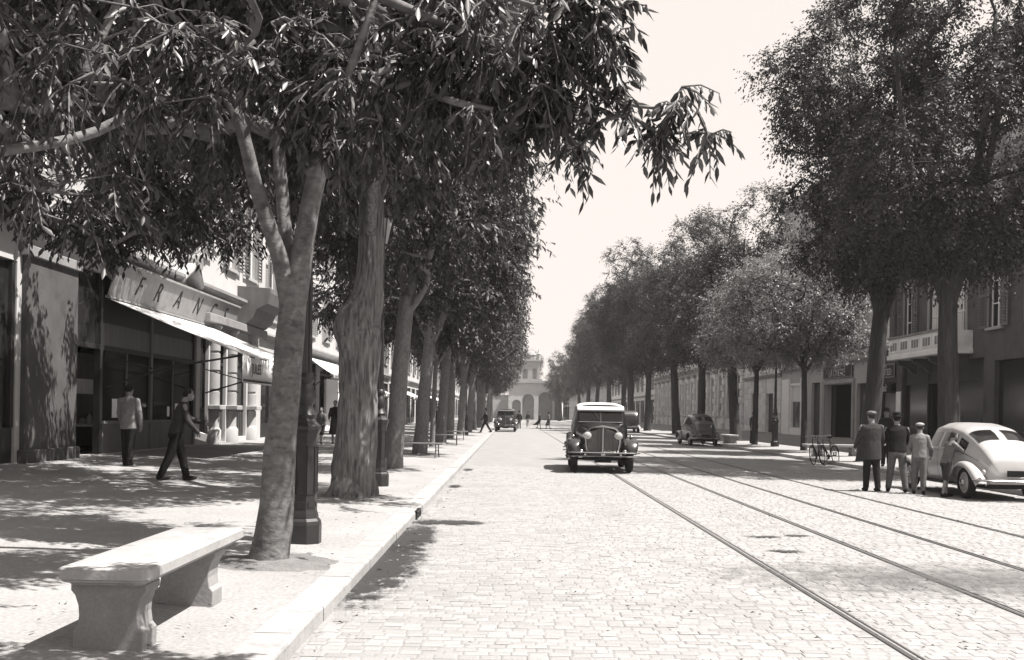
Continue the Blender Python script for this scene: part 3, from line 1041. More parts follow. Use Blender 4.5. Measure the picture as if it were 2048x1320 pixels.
# ------------------------------------------------------------------ right 2: shop with black doorway, white framed window (Y 57 .. 77)
t = thing('shop_building', 'shaded shop building with a black doorway and a white framed window, second on the right', 'building', (XR, 67, zr))
F = Fac(t, -1, XR)
holes = [(60.9, 66.2, zr + .02, 3.75), (67.4, 69.3, zr + .02, 4.0), (71.6, 74.4, zr + .5, 4.1), (57.4, 60.2, zr + .02, 3.7)]
up = []
for fz, fh in ((5.6, 2.7), (9.4, 2.5), (13.0, 2.2)):
    for yy in (59.5, 63.5, 67.5, 71.5, 75.0):
        up.append((yy, fz, fh)); holes.append((yy - .58, yy + .58, fz, fz + fh))
F.wall(57, 77, zr - .15, 17.4, holes, 'stucco', .4)
for i, (yy, fz, fh) in enumerate(up):
    put_window(F, yy, fz, 1.16, fh, shutters='shutter_pale', surround='stone')
cornice(F, 57, 77, 17.0, 'stone')
cornice(F, 57, 77, 4.95, 'stone', 'string_course', .25, .25)
roof_slab(F, 57, 77, 17.4)
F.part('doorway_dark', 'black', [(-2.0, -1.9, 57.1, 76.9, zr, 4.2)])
F.part('threshold', 'stone2', [(-1.9, -.002, 57.1, 76.9, zr - .05, zr + .015)])
F.part('door_frame', 'stone', [(.002, .1, 60.55, 60.88, zr, 3.8), (.002, .1, 66.22, 66.65, zr, 3.8), (.002, .13, 60.5, 66.7, 3.8, 4.05)], .01)
F.part('door_leaf', 'dark_wood', [(-.5, -.44, 60.95, 61.6, zr + .02, 3.7), (-.5, -.44, 65.5, 66.15, zr + .02, 3.7)])
F.part('side_door', 'dark_wood', [(-.25, -.18, 67.42, 69.28, zr + .02, 3.98)])
for a_, c_ in ((70.9, 71.5), (74.5, 76.4)):
    F.part('white_pilaster', 'white_paint', [(.002, .16, a_, c_, zr, 4.45)], .015)
F.part('white_window_frame', 'white_paint', [(-.2, .06, 71.6, 71.78, zr + .5, 4.1), (-.2, .06, 74.22, 74.4, zr + .5, 4.1), (-.2, .06, 71.78, 74.22, 3.92, 4.1), (.002, .1, 71.55, 74.45, zr, zr + .55)])
F.part('display_pane', 'shopglass', [(-.16, -.12, 71.78, 74.22, zr + .5, 2.75)])
F.part('display_blind', 'curtain', [(-.14, -.1, 71.78, 74.22, 2.75, 3.92)])
F.part('shop_pane', 'shopglass', [(-.25, -.2, 57.42, 60.18, zr + .55, 3.68)])
F.part('shop_riser', 'dark_wood', [(-.28, -.1, 57.42, 60.18, zr + .02, zr + .55)])
flat_sign('long dark signboard with pale letters above the black doorway on the right', F, 63.6, 4.55, 5.6, .8, 'dark_wood', [('LA CIVETTE', .62, -.1, 0), ('TABACS PAPIERS', .22, .27, 0)], 'letter_pale', frame='stone2')

# ------------------------------------------------------------------ right 3: rusticated stone house (Y 77 .. 89)
t = thing('stone_house', 'narrow rusticated stone house behind the right lamp post', 'building', (XR, 83, zr))
F = Fac(t, -1, XR)
holes = [(79.3, 81.6, zr + .02, 3.5), (84.6, 86.4, zr + .9, 3.6)]
up = [(yy, fz, fh) for fz, fh in ((5.6, 2.6), (9.4, 2.2)) for yy in (79.5, 83, 86.5)]
holes += [(yy - .55, yy + .55, fz, fz + fh) for yy, fz, fh in up]
F.wall(77, 89, zr - .15, 12.6, holes, 'facade_pale', .4)
for yy, fz, fh in up:
    put_window(F, yy, fz, 1.1, fh, shutters='grey_paint', surround='stone')
roof_slab(F, 77, 89, 12.6)
cornice(F, 77, 89, 12.2, 'stone')
cornice(F, 77, 89, 4.7, 'stone', 'string_course', .3, .3)
F.part('door', 'dark_wood', [(-.3, -.2, 79.3, 81.6, zr + .02, 3.5)])
F.part('pane', 'glass', [(-.3, -.2, 84.6, 86.4, zr + .9, 3.6)])
for r in range(8):
    z0 = zr + .02 + r * .54
    edges = [77.05, 79.28, 81.62, 84.58, 86.42, 88.95]
    for a, c in ((77.05, 79.28), (81.62, 84.58), (86.42, 88.95)):
        nblk = max(1, round((c - a) / 1.1))
        offs = [a + (c - a) * (k + (.5 if r % 2 and 0 < k < nblk else 0)) / nblk for k in range(nblk)] + [c]
        for k in range(nblk):
            F.part('stone_block', 'block', [(.002, .07, offs[k] + .02, offs[k + 1] - .02, z0 + .02, z0 + .52)], .015)

# ------------------------------------------------------------------ right 4: long school front with banded piers (Y 89 .. 145)
t = thing('school_building', 'long stone school front with banded piers and tall windows, far right', 'building', (XR, 117, zr))
F = Fac(t, -1, XR)
piers = [90.0 + i * 3.9 for i in range(15)]
holes = [(p + 1.0, p + 2.9, zr + 1.2, 5.6) for p in piers[:-1]]
up = [(p + 1.95, 8.9, 3.0) for p in piers[:-1]]
holes += [(yy - .6, yy + .6, fz, fz + fh) for yy, fz, fh in up]
F.wall(89, 145, zr - .15, 13.4, holes, 'facade_pale', .4)
for p in piers[:-1]:
    put_window(F, p + 1.95, zr + 1.2, 1.9, 5.6 - zr - 1.2, shutters=None, depth=.28, frame='grey_paint')
for yy, fz, fh in up:
    put_window(F, yy, fz, 1.2, fh, shutters=None, surround='stone', curtain=True)
for p in piers:
    for r in range(9):
        z0 = zr - .02 + r * .62
        F.part('stone_block', 'block', [(.002, .3 if r % 2 == 0 else .22, p - .45, p + .45, z0 + .02, z0 + .6)], .03)
    F.part('pier_capital', 'stone', [(.002, .42, p - .55, p + .55, zr + 5.58, zr + 5.9)], .03)
cornice(F, 89, 145, 6.4, 'stone', 'string_course', .5, .5)
cornice(F, 89, 145, 8.0, 'stone', 'string_course', .3, .3)
cornice(F, 89, 145, 12.9, 'stone', 'cornice', .5, .5)
roof_slab(F, 89, 145, 13.4)
plain_building('last house at the far end of the right row', -1, XR, 145, 215, 16.0, 'facade_pale', 'grey_paint', 12, L_FL, 4.1)

# ------------------------------------------------------------------ church front closing the street
t = thing('church', 'pale church front with round arches closing the far end of the street', 'church', (5.2, 232, 0))
def arch_wall(b, x0, x1, z0, z1, ops, y, th):
    """front wall with round-headed openings; ops = (xc, half, spring)"""
    for (xc, hw, sp) in ops:
        pass
    edges = [x0] + [e for xc, hw, sp in ops for e in (xc - hw, xc + hw)] + [x1]
    for i in range(0, len(edges), 2):
        b.box(edges[i], edges[i + 1], y, y + th, z0, z1)
    for xc, hw, sp in ops:
        n = 14
        arc = [(xc - hw * math.cos(math.pi * i / n), sp + hw * math.sin(math.pi * i / n)) for i in range(n + 1)]
        for (ax, az), (cx, cz) in zip(arc, arc[1:]):
            b.add([(ax, y, az), (cx, y, cz), (cx, y, z1), (ax, y, z1), (ax, y + th, az), (cx, y + th, cz), (cx, y + th, z1), (ax, y + th, z1)],
                  [(0, 1, 2, 3), (0, 4, 5, 1), (7, 6, 5, 4)])
b = MB()
arch_wall(b, -6.2, 6.2, 0, 8.8, [(-4.3, 1.0, 3.6), (-1.6, 1.35, 4.6), (2.4, 1.6, 4.9), (5.2, .6, 3.8)], 0, .8)
b.box(-6.2, 6.2, .8, 14, 0, 8.6)
o = b.build('front_wall', 'stucco', t)
b = MB()
b.box(-6.5, 6.5, -.35, .0, 8.5, 9.1)
b.box(-4.0, 1.6, -.2, 0, 9.1, 9.5)
b.build('cornice', 'stone', t)
b = MB()
arch_wall(b, -3.4, 1.0, 9.1, 13.6, [(-2.4, .55, 11.2), (-.2, .5, 11.4)], .1, .5)
b.box(-3.4, 1.0, .6, 4.2, 9.1, 13.6)
b.build('upper_stage', 'stone', t)
b = MB()
b.box(-3.7, 1.3, -.15, 4.4, 13.6, 14.0)
for x in (-3.1, .7):
    b.lathe([(.42, 14.0), (.42, 15.2), (.5, 15.3), (.3, 15.6), (.08, 16.4)], 8, (x, .5, 0))
b.build('pinnacle', 'stone', t)
b = MB()
b.lathe([(1.3, 14.0), (1.3, 15.0), (1.45, 15.1), (1.0, 15.7), (.2, 16.3)], 8, (-1.2, 2.2, 0))
b.build('turret', 'stone2', t)
for xc, hw, zt in ((-4.3, 1.0, 4.6), (-1.6, 1.35, 5.95), (2.4, 1.6, 6.5), (5.2, .6, 4.4)):
    b = MB().box(xc - hw, xc + hw, .6, .78, 0, zt)
    b.build('arch_recess', 'stucco2', t)
plain_building('long low pale house behind the church at the end of the street', 1, -6.5, 226, 250, 9.5, 'stucco', 'grey_paint', 4, ((5.2, 2.2),), 4.0)
t = thing('end_wall', 'pale wall closing the view left of the church', 'wall', (-3, 246, 0))
MB().box(-6, 4, 0, .5, 0, 5.6).build('masonry', 'stucco', t)
MB().box(-6.2, 4.2, -.1, .6, 5.6, 5.9).build('coping', 'stone', t)
plain_building('weathered house closing the far right end of the street', -1, 12.6, 222, 250, 11.5, 'stone2', 'grey_paint', 4, ((5.2, 2.2), (8.4, 2.0)), 4.0)
# ================================================================== trees
def add_mesh_np(name, V, Fq, m, parent, loc=None, smooth=False, n=3):
    me = bpy.data.meshes.new(name)
    me.vertices.add(len(V))
    me.vertices.foreach_set('co', V.astype(np.float32).ravel())
    nf = len(Fq)
    me.loops.add(nf * n)
    me.loops.foreach_set('vertex_index', Fq.astype(np.int32).ravel())
    me.polygons.add(nf)
    me.polygons.foreach_set('loop_start', np.arange(0, nf * n, n, dtype=np.int32))
    me.update(calc_edges=True)
    me.materials.append(M[m])
    return link(name, me, None, parent, loc=loc, smooth=smooth)


def clump_points(rs, ells, n, gap=.0, shell=.55):
    vol = np.array([e[3] * e[4] * e[5] * (e[6] if len(e) > 6 else 1) for e in ells])
    ks = rs.choice(len(ells), size=n * 5, p=vol / vol.sum())
    E_ = np.array([e[:6] for e in ells])[ks]
    d = rs.normal(size=(len(ks), 3))
    d /= np.linalg.norm(d, axis=1)[:, None]
    r = (shell * rs.random(len(ks)) ** .5 + (1 - shell) * 1.0 * rs.random(len(ks)) ** .15)[:, None]
    p = E_[:, :3] + d * r * E_[:, 3:]
    f = rs.normal(size=(4, 3)) * 1.15
    ph = rs.random(4) * 6.28
    nz = np.sin(p @ f.T + ph).sum(1)
    keep = nz > gap - 1.2
    p, E_ = p[keep][:n], E_[keep][:n]
    return p, E_[:, :3]


def make_crown(seed, skel, ells, nclump, twigs, leaves, L, W, tl, droop, leafmat, r_tip=.009, gap=0., shell=.55, twigmesh=False, reach=.5, cup=1., oval=False, rmax=.09):
    """skel: list of (x, y, z) limb nodes to attach to. returns (branch MB, leaf V, F)"""
    rs = np.random.default_rng(seed)
    P, ctr = clump_points(rs, ells, nclump, gap, shell)
    nodes = [np.array(s, float) for s in skel]
    par = [-1] * len(nodes)
    nroot = len(nodes)
    base = np.mean(np.array(skel), 0)
    order = np.argsort(np.linalg.norm(P - base, axis=1))
    tips = {}
    arr = np.zeros((len(nodes) + nclump * 14, 3))
    arr[:len(nodes)] = nodes
    cnt = len(nodes)
    for k in order:
        c = P[k]
        dv = c - arr[:cnt]
        d = np.linalg.norm(dv, axis=1)
        cost = d + np.maximum(0, -dv[:, 2]) * .8
        i = int(np.argmin(cost))
        dist = d[i]
        ns = min(12, max(1, int(dist / reach)))
        a = arr[i].copy()
        prev = i
        for s in range(1, ns + 1):
            u = s / ns
            q = a + (c - a) * u
            q = q + np.array([0, 0, .10 * dist * math.sin(math.pi * u)])
            if s < ns:
                q = q + rs.normal(size=3) * .05 * min(1, dist)
            arr[cnt] = q
            par.append(prev)
            prev = cnt
            cnt += 1
        tips[prev] = k
    count = np.zeros(cnt)
    for tnode in tips:
        count[tnode] += 1
    for i in range(cnt - 1, nroot - 1, -1):
        count[par[i]] += count[i]
    rad = np.minimum(rmax, r_tip * np.maximum(count, 1) ** .45)
    b = MB()
    children = {}
    for i in range(nroot, cnt):
        children.setdefault(par[i], []).append(i)
    started = set()
    for i in range(nroot, cnt):
        if i in started:
            continue
        chain = [par[i], i]
        started.add(i)
        while True:
            ch = [c for c in children.get(chain[-1], []) if c not in started]
            if not ch:
                break
            nx = max(ch, key=lambda c: count[c])
            chain.append(nx); started.add(nx)
        rr = [rad[c] for c in chain]
        rr[0] = rr[1]
        rr[-1] *= .6
        b.tube([arr[c] for c in chain], rr, 5 if rr[0] < .04 else 7, cap=False)
    # leaves
    n = len(P)
    out = P - ctr
    out /= (np.linalg.norm(out, axis=1)[:, None] + 1e-6)
    T = rs.normal(size=(n, twigs, 3)) + out[:, None, :] * .7 + np.array([0, 0, -.15])
    T /= np.linalg.norm(T, axis=2)[:, :, None]
    tl_ = tl * rs.uniform(.6, 1.35, (n, twigs))
    ts = (np.arange(leaves) + .6) / leaves
    ts = np.clip(ts[None, None, :] + rs.normal(size=(n, twigs, leaves)) * .03, .02, 1.05)
    pos = P[:, None, None, :] + T[:, :, None, :] * (tl_[:, :, None] * ts)[..., None]
    pos = pos + np.array([0, 0, -1]) * (droop * .55 * tl_[:, :, None] * ts ** 2)[..., None]
    up = np.array([0, 0, 1.])
    side = np.cross(T, up)
    side /= (np.linalg.norm(side, axis=2)[:, :, None] + 1e-6)
    sg = np.where(np.arange(leaves) % 2 == 0, 1., -1.)
    A = T[:, :, None, :] * .55 + side[:, :, None, :] * sg[None, None, :, None] * .7 + np.array([0, 0, -1.]) * droop + rs.normal(size=(n, twigs, leaves, 3)) * .28
    A /= np.linalg.norm(A, axis=3)[..., None]
    N = rs.normal(size=A.shape) * .6 + np.array([.15, 0, 1.])
    Wv = np.cross(A, N)
    Wv /= (np.linalg.norm(Wv, axis=3)[..., None] + 1e-6)
    Nn = np.cross(Wv, A)
    sz = rs.uniform(.5, 1.25, A.shape[:3])[..., None]
    tip = pos + A * L * sz + np.array([0, 0, -1.]) * L * .12 * sz
    if oval:
        cv = np.array([0, 0, -1.]) * L * .03 * sz
        def edge(u, w_, s_):
            return pos + A * (L * u) * sz + s_ * Wv * (W * w_) * sz - Nn * (W * w_ * .4 * cup) * sz + cv
        pts = [pos, edge(.22, .40, 1), edge(.58, .46, 1), tip, edge(.58, .46, -1), edge(.22, .40, -1)]
        V = np.stack(pts, axis=3).reshape(-1, 3)
        nl = len(V) // 6
        ix = np.arange(nl)[:, None] * 6
        Fq = np.concatenate([ix + np.array([q]) for q in ([0, 1, 2], [0, 2, 3], [0, 3, 4], [0, 4, 5])], 1).reshape(-1, 3)
    else:
        p1 = pos + A * (L * .42) * sz + Wv * (W * .5) * sz - Nn * (W * .16 * cup) * sz
        p3 = pos + A * (L * .42) * sz - Wv * (W * .5) * sz - Nn * (W * .16 * cup) * sz
        V = np.stack([pos, p1, tip, p3], axis=3).reshape(-1, 3)
        nl = len(V) // 4
        ix = np.arange(nl)[:, None] * 4
        Fq = np.concatenate([ix + np.array([[0, 1, 2]]), ix + np.array([[0, 2, 3]])], 1).reshape(-1, 3)
    if twigmesh:
        q0 = np.repeat(P[:, None, :], twigs, 1)
        q1 = q0 + T * tl_[..., None] * .5 + np.array([0, 0, -1]) * (droop * .55 * tl_ * .25)[..., None]
        q2 = q0 + T * tl_[..., None] + np.array([0, 0, -1]) * (droop * .55 * tl_)[..., None]
        for i in range(n):
            for j in range(twigs):
                b.tube([q0[i, j], q1[i, j], q2[i, j]], [.006, .005, .003], 3, cap=False)
    return b, V, Fq


def bark_wob(seed, amp):
    rr = random.Random(seed)
    ph = [rr.uniform(0, 6.28) for _ in range(12)]
    def f(i, t):
        ridge = .028 * (math.sin(19 * t + ph[3] + .9 * math.sin(i * .5 + ph[4])) + .7 * math.sin(27 * t + ph[5] + 1.1 * math.sin(i * .37))) if amp > .08 else 0
        lump = noise.noise(Vector((math.cos(t) * 1.3 + ph[6], math.sin(t) * 1.3, i * .13 + ph[7]))) * .07 + noise.noise(Vector((math.cos(t) * 3.5, math.sin(t) * 3.5 + ph[8], i * .33))) * .025
        return 1 + lump + ridge + amp * (math.sin(3 * t + ph[0] + i * .35) + .7 * math.sin(5 * t + ph[1] - i * .5) + .5 * math.sin(8 * t + ph[2] + i * .8)) / 2.2
    return f


def smooth_path(pts, n):
    """Catmull-Rom through (x, y, z, r)"""
    P = [np.array(p, float) for p in pts]
    P = [2 * P[0] - P[1]] + P + [2 * P[-1] - P[-2]]
    out = []
    segs = len(P) - 3
    for s in range(segs):
        for k in range(n):
            t = k / n
            a, b_, c, d = P[s:s + 4]
            out.append(.5 * ((2 * b_) + (c - a) * t + (2 * a - 5 * b_ + 4 * c - d) * t * t + (3 * b_ - a - 3 * c + d) * t ** 3))
    out.append(P[-2])
    return out


def tree(name, label, base, trunk, limbs, ells, bark, leafmat, group, seed, nclump=300, twigs=5, leaves=12, L=.13, W=.04, tl=.5, droop=.6,
         gap=0., shell=.55, twigmesh=False, r_tip=.009, wob=.05, pit=.55, tsides=18, extra=None, reach=.5):
    """trunk, limbs and crown in coordinates relative to the base"""
    root = thing(name, label, 'tree', base, 0, group)
    b = MB()
    path = smooth_path(trunk, 9)
    b.tube([p[:3] for p in path], [p[3] for p in path], tsides, wob=bark_wob(seed, wob))
    skel = [tuple(trunk[-1][:3])]
    for lb in limbs:
        lp = smooth_path(lb, 4)
        b.tube([p[:3] for p in lp], [p[3] for p in lp], 12, wob=bark_wob(seed + 5, wob * .6))
        skel += [tuple(p[:3]) for p in lp[len(lp) // 2:]]
    b.build('trunk', bark, root, smooth=True)
    if pit:
        pb = MB()
        rr = random.Random(seed)
        n = 28
        r1 = [pit * (1 + rr.uniform(-.12, .12)) for _ in range(n)]
        vs = [(0, 0, .06)] + [(.55 * r1[i] * math.cos(6.283 * i / n), .55 * r1[i] * math.sin(6.283 * i / n), .035 + rr.uniform(-.01, .012)) for i in range(n)] + [(r1[i] * math.cos(6.283 * i / n), r1[i] * math.sin(6.283 * i / n), -.02) for i in range(n)]
        fs = [(0, 1 + i, 1 + (i + 1) % n) for i in range(n)] + [(1 + i, 1 + n + i, 1 + n + (i + 1) % n, 1 + (i + 1) % n) for i in range(n)]
        pb.add(vs, fs)
        pb.build('soil', 'soil', root, smooth=True)
    br, V, Fq = make_crown(seed, skel, ells, nclump, twigs, leaves, L, W, tl, droop, leafmat, r_tip, gap, shell, twigmesh, reach, oval=twigmesh or L > .155 and L < .17)
    br.build('branches', bark, root, smooth=True)
    o = add_mesh_np('crown', V, Fq, leafmat, root)
    if extra:
        el2, lb2, n2, tw2, lv2, L2, W2, tl2, dr2 = extra
        skel2 = []
        bb = MB()
        for l2 in lb2:
            lp = smooth_path(l2, 4)
            bb.tube([p[:3] for p in lp], [p[3] for p in lp], 8)
            skel2 += [tuple(p[:3]) for p in lp]
        bb.build('bough', bark, root, smooth=True)
        br, V, Fq = make_crown(seed + 900, skel2, el2, n2, tw2, lv2, L2, W2, tl2, dr2, leafmat, .0045, -.2, .7, True, .3, oval=True, rmax=.02)
        br.build('branches', bark, root, smooth=True)
        add_mesh_np('crown', V, Fq, leafmat, root)
    return root


def rel(base, pts):
    return [(p[0] - base[0], p[1] - base[1], p[2] - base[2]) + tuple(p[3:]) for p in pts]

GL = 'trees in a row on the left pavement'
GR = 'trees in a row on the right pavement'

# --- forked tree in the foreground
B = (-2.30, 9.53, .13)
tr = [(-2.31, 9.53, -.1, .26), (-2.30, 9.53, .13, .20), (-2.25, 9.53, .54, .166), (-2.21, 9.53, 1.2, .150), (-2.16, 9.53, 1.87, .136), (-2.12, 9.53, 2.44, .130), (-2.11, 9.53, 2.86, .14)]
lb = [[(-2.12, 9.52, 2.62, .12), (-2.22, 9.48, 2.99, .085), (-2.32, 9.45, 3.29, .074), (-2.45, 9.4, 3.69, .068), (-2.60, 9.3, 4.3, .06), (-2.9, 9.1, 5.1, .05)],
      [(-2.10, 9.53, 2.66, .13), (-2.02, 9.55, 3.2, .102), (-1.96, 9.55, 3.58, .096), (-1.87, 9.5, 3.97, .09), (-1.75, 9.4, 4.6, .075), (-1.6, 9.3, 5.4, .05)],
      [(-2.12, 9.68, 2.8, .09), (-2.23, 9.75, 3.23, .07), (-2.29, 9.8, 3.67, .064), (-2.35, 9.9, 4.3, .058), (-2.3, 10.3, 5.4, .045)]]
el = [(-3.1, 9.7, 5.85, 3.0, 3.2, 1.65), (-4.9, 10.4, 5.3, 1.9, 2.0, .8), (-1.4, 9.4, 5.3, 1.2, 1.3, .8)]
tree('hackberry_tree', 'forked smooth barked tree in the left foreground beside the stone bench', B, rel(B, tr), [rel(B, l) for l in lb], rel(B, el), 'bark1', 'leaf', GL, 21,
     nclump=640, twigs=6, leaves=13, L=.125, W=.046, tl=.5, droop=.8, twigmesh=True, pit=.7, wob=.035, tsides=28)

# --- neighbour whose trunk stands left of the view, boughs reach into the picture
B = (-3.9, 2.2, .18)
tr = [(-3.9, 2.2, -.1, .3), (-3.9, 2.2, .18, .25), (-3.86, 2.25, 1.2, .2), (-3.8, 2.35, 2.3, .19)]
lb = [[(-3.8, 2.35, 2.2, .15), (-3.75, 3.6, 2.85, .08), (-3.35, 5.4, 2.95, .038), (-2.85, 6.4, 3.3, .033), (-2.45, 6.6, 3.60, .034), (-2.15, 6.7, 3.8, .03), (-1.8, 6.8, 4.1, .022)],
      [(-3.8, 2.35, 2.2, .15), (-3.7, 3.8, 3.2, .08), (-3.3, 5.6, 3.35, .034), (-2.95, 6.4, 3.5, .028), (-2.78, 6.5, 3.85, .026), (-2.6, 6.6, 4.4, .024)],
      [(-3.8, 2.35, 2.25, .14), (-3.9, 1.8, 3.4, .1), (-4.1, 1.2, 5, .07)],
      [(-2.45, 6.6, 3.60, .016), (-2.6, 6.5, 3.68, .014), (-2.84, 6.4, 3.66, .010)]]
el = [(-3.4, 3.0, 5.9, 3.2, 3.2, 1.9), (-3.2, 6.6, 4.2, 1.2, 1.1, .8, 1.8), (-1.3, 5.0, 4.2, 1.2, .7, .45, 1.6), (-3.6, 7.4, 4.1, 1.2, 1.0, .65, 1.8), (-3.4, 7.2, 3.3, .7, .6, .35, 2)]
el2 = [(-.73, 5.3, 3.28, .57, .44, .36), (-.15, 5.2, 3.28, .40, .36, .36), (-.08, 5.15, 3.60, .6, .4, .3), (.25, 5.2, 3.24, .22, .24, .24, 1.2), (.38, 5.1, 3.5, .26, .24, .26), (.50, 5.2, 3.20, .13, .18, .13, 2),
       (.33, 5.2, 3.04, .07, .1, .08, 6), (.82, 5.17, 3.24, .07, .08, .09, 17), (1.01, 5.15, 3.06, .10, .05, .025, 60), (.76, 5.17, 3.06, .06, .05, .03, 60), (-1.38, 5.3, 3.4, .5, .3, .3), (-2.0, 5.25, 3.44, .6, .3, .34)]
bough = [[(-3.8, 2.35, 2.25, .09), (-2.9, 3.5, 3.35, .06), (-1.5, 4.5, 3.75, .04), (-.5, 5.1, 3.62, .024), (.1, 5.2, 3.42, .016), (.55, 5.2, 3.22, .010), (.82, 5.15, 3.18, .006)],
         [(-1.5, 4.5, 3.75, .03), (-.4, 4.9, 3.72, .018), (.35, 5.0, 3.55, .009)],
         [(-1.5, 4.5, 3.75, .03), (-1.3, 5.0, 3.55, .018), (-1.6, 5.3, 3.4, .009)]]
tree('hackberry_tree', 'tree left of the view whose pale bough crosses the upper left corner', B, rel(B, tr), [rel(B, l) for l in lb], rel(B, el), 'bark1', 'leaf', GL, 33,
     nclump=420, twigs=6, leaves=12, L=.105, W=.037, tl=.40, droop=.8, twigmesh=True, pit=.7, wob=.035,
     extra=(rel(B, el2), [rel(B, l) for l in bough], 270, 4, 9, .080, .026, .17, .95))

# --- thick swollen trunk
B = (-2.66, 16.62, .14)
tr = [(-2.68, 16.62, -.15, .56), (-2.66, 16.62, .12, .44), (-2.63, 16.62, .45, .36), (-2.60, 16.62, .95, .335), (-2.57, 16.62, 1.6, .315), (-2.56, 16.62, 2.2, .315), (-2.58, 16.62, 2.75, .36), (-2.59, 16.62, 3.05, .37),
      (-2.44, 16.62, 3.5, .25), (-2.40, 16.62, 4.1, .205), (-2.40, 16.62, 4.7, .205), (-2.38, 16.62, 5.4, .19)]
lb = [[(-2.38, 16.62, 5.0, .15), (-2.9, 16.4, 5.8, .12), (-3.9, 16.2, 6.8, .08), (-5, 16, 7.4, .05)],
      [(-2.38, 16.62, 5.1, .15), (-1.8, 16.4, 6.2, .11), (-1.1, 16.2, 7.2, .07), (-.2, 16, 7.6, .04)],
      [(-2.38, 16.62, 5.2, .15), (-2.4, 17.2, 6.6, .11), (-2.5, 18.2, 8, .07)],
      [(-2.4, 16.5, 4.5, .1), (-2.2, 15.4, 5.4, .08), (-2.0, 14.2, 6.2, .05)]]
el = [(-2.9, 16.4, 7.9, 3.8, 4.0, 3.0), (-7.4, 18.0, 6.3, 2.2, 2.6, 1.9, 1.4), (0, 15.5, 6.3, 1.1, 1.6, 1.2), (-4.5, 15.5, 6.6, 2.2, 2, .9), (-8.0, 19.5, 6.0, 1.6, 2.2, 1.3, 1.3)]
tree('hackberry_tree', 'thick furrowed trunk with a swelling halfway up, second tree from the bench', B, rel(B, tr), [rel(B, l) for l in lb], rel(B, el), 'bark2', 'leaf', GL, 41,
     nclump=950, twigs=6, leaves=11, L=.16, W=.06, tl=.5, droop=.65, pit=.8, wob=.09, tsides=96)

# --- third: pale, forked with whitish limbs
B = (-2.88, 24.4, .15)
tr = [(-2.9, 24.4, -.1, .3), (-2.88, 24.4, .15, .25), (-2.84, 24.4, 1.25, .215), (-2.77, 24.4, 2.34, .2), (-2.68, 24.4, 3.69, .185), (-2.61, 24.4, 4.42, .18)]
lb = [[(-2.63, 24.4, 4.2, .13), (-2.48, 24.35, 4.67, .1), (-2.55, 24.3, 5.52, .08), (-2.75, 24.2, 6.6, .06)],
      [(-2.63, 24.4, 4.0, .13), (-2.19, 24.3, 4.61, .095), (-1.99, 24.2, 5.35, .08), (-1.85, 24.1, 6.4, .06)],
      [(-2.62, 24.45, 4.3, .13), (-2.9, 24.9, 5.6, .09), (-3.3, 25.4, 7, .06)]]
el = [(-2.9, 24.4, 8.0, 4.0, 4.0, 3.2), (-6.8, 21.5, 6.6, 2.4, 2.2, 1.6), (-8.6, 25.5, 6.9, 1.3, 3.2, 1.2, 1.2), (-2.2, 23.4, 5.9, 2.6, 2.4, .9)]
tree('hackberry_tree', 'pale trunk with two whitish upswept limbs, third tree from the bench', B, rel(B, tr), [rel(B, l) for l in lb], rel(B, el), 'bark3', 'leaf_far', GL, 52,
     nclump=820, twigs=6, leaves=10, L=.18, W=.06, tl=.5, droop=.6, pit=.7, wob=.05, tsides=24)

# --- the rest of the left row: three kinds, copied
def std_tree(name, label, base, seed, H, r, ells, bark, leafmat, group, nclump, L, W, lean=(0, 0), twigs=6, leaves=9, tl=.55, gap=0., droop=.5, bole=3.6):
    tr = [(0, 0, -.2, r * 1.5), (0, 0, .0, r * 1.2), (lean[0] * .3, lean[1] * .3, 1.2, r), (lean[0] * .6, lean[1] * .6, 2.4, r * .92), (lean[0], lean[1], bole, r * .85), (lean[0] * 1.2, lean[1] * 1.2, bole + 1.2, r * .75)]
    top = np.array([lean[0] * 1.1, lean[1] * 1.1, bole + .3])
    rr = random.Random(seed)
    lb = []
    nl = 4
    for k in range(nl):
        a = 6.283 * k / nl + rr.uniform(-.4, .4)
        hh = (H - bole)
        lb.append([(top[0], top[1], bole + .1 * k, r * .62), (top[0] + math.cos(a) * .6, top[1] + math.sin(a) * .6, bole + hh * .2, r * .48), (top[0] + math.cos(a) * 1.2, top[1] + math.sin(a) * 1.2, bole + hh * .45, r * .3), (top[0] + math.cos(a) * 1.5, top[1] + math.sin(a) * 1.5, bole + hh * .68, r * .16)])
    return tree(name, label, base, tr, lb, ells, bark, leafmat, group, seed, nclump=nclump, twigs=twigs, leaves=leaves, L=L, W=W, tl=tl, droop=droop, gap=gap, wob=.05, tsides=14, r_tip=.012, reach=.8)

def place_copy(src, label, loc, rz, s, group=None):
    c = copy_tree(src)
    c.location = loc
    c.rotation_euler = (0, 0, rz)
    c.scale = (s, s, s)
    c['label'] = label
    if group:
        c['group'] = group
    return c

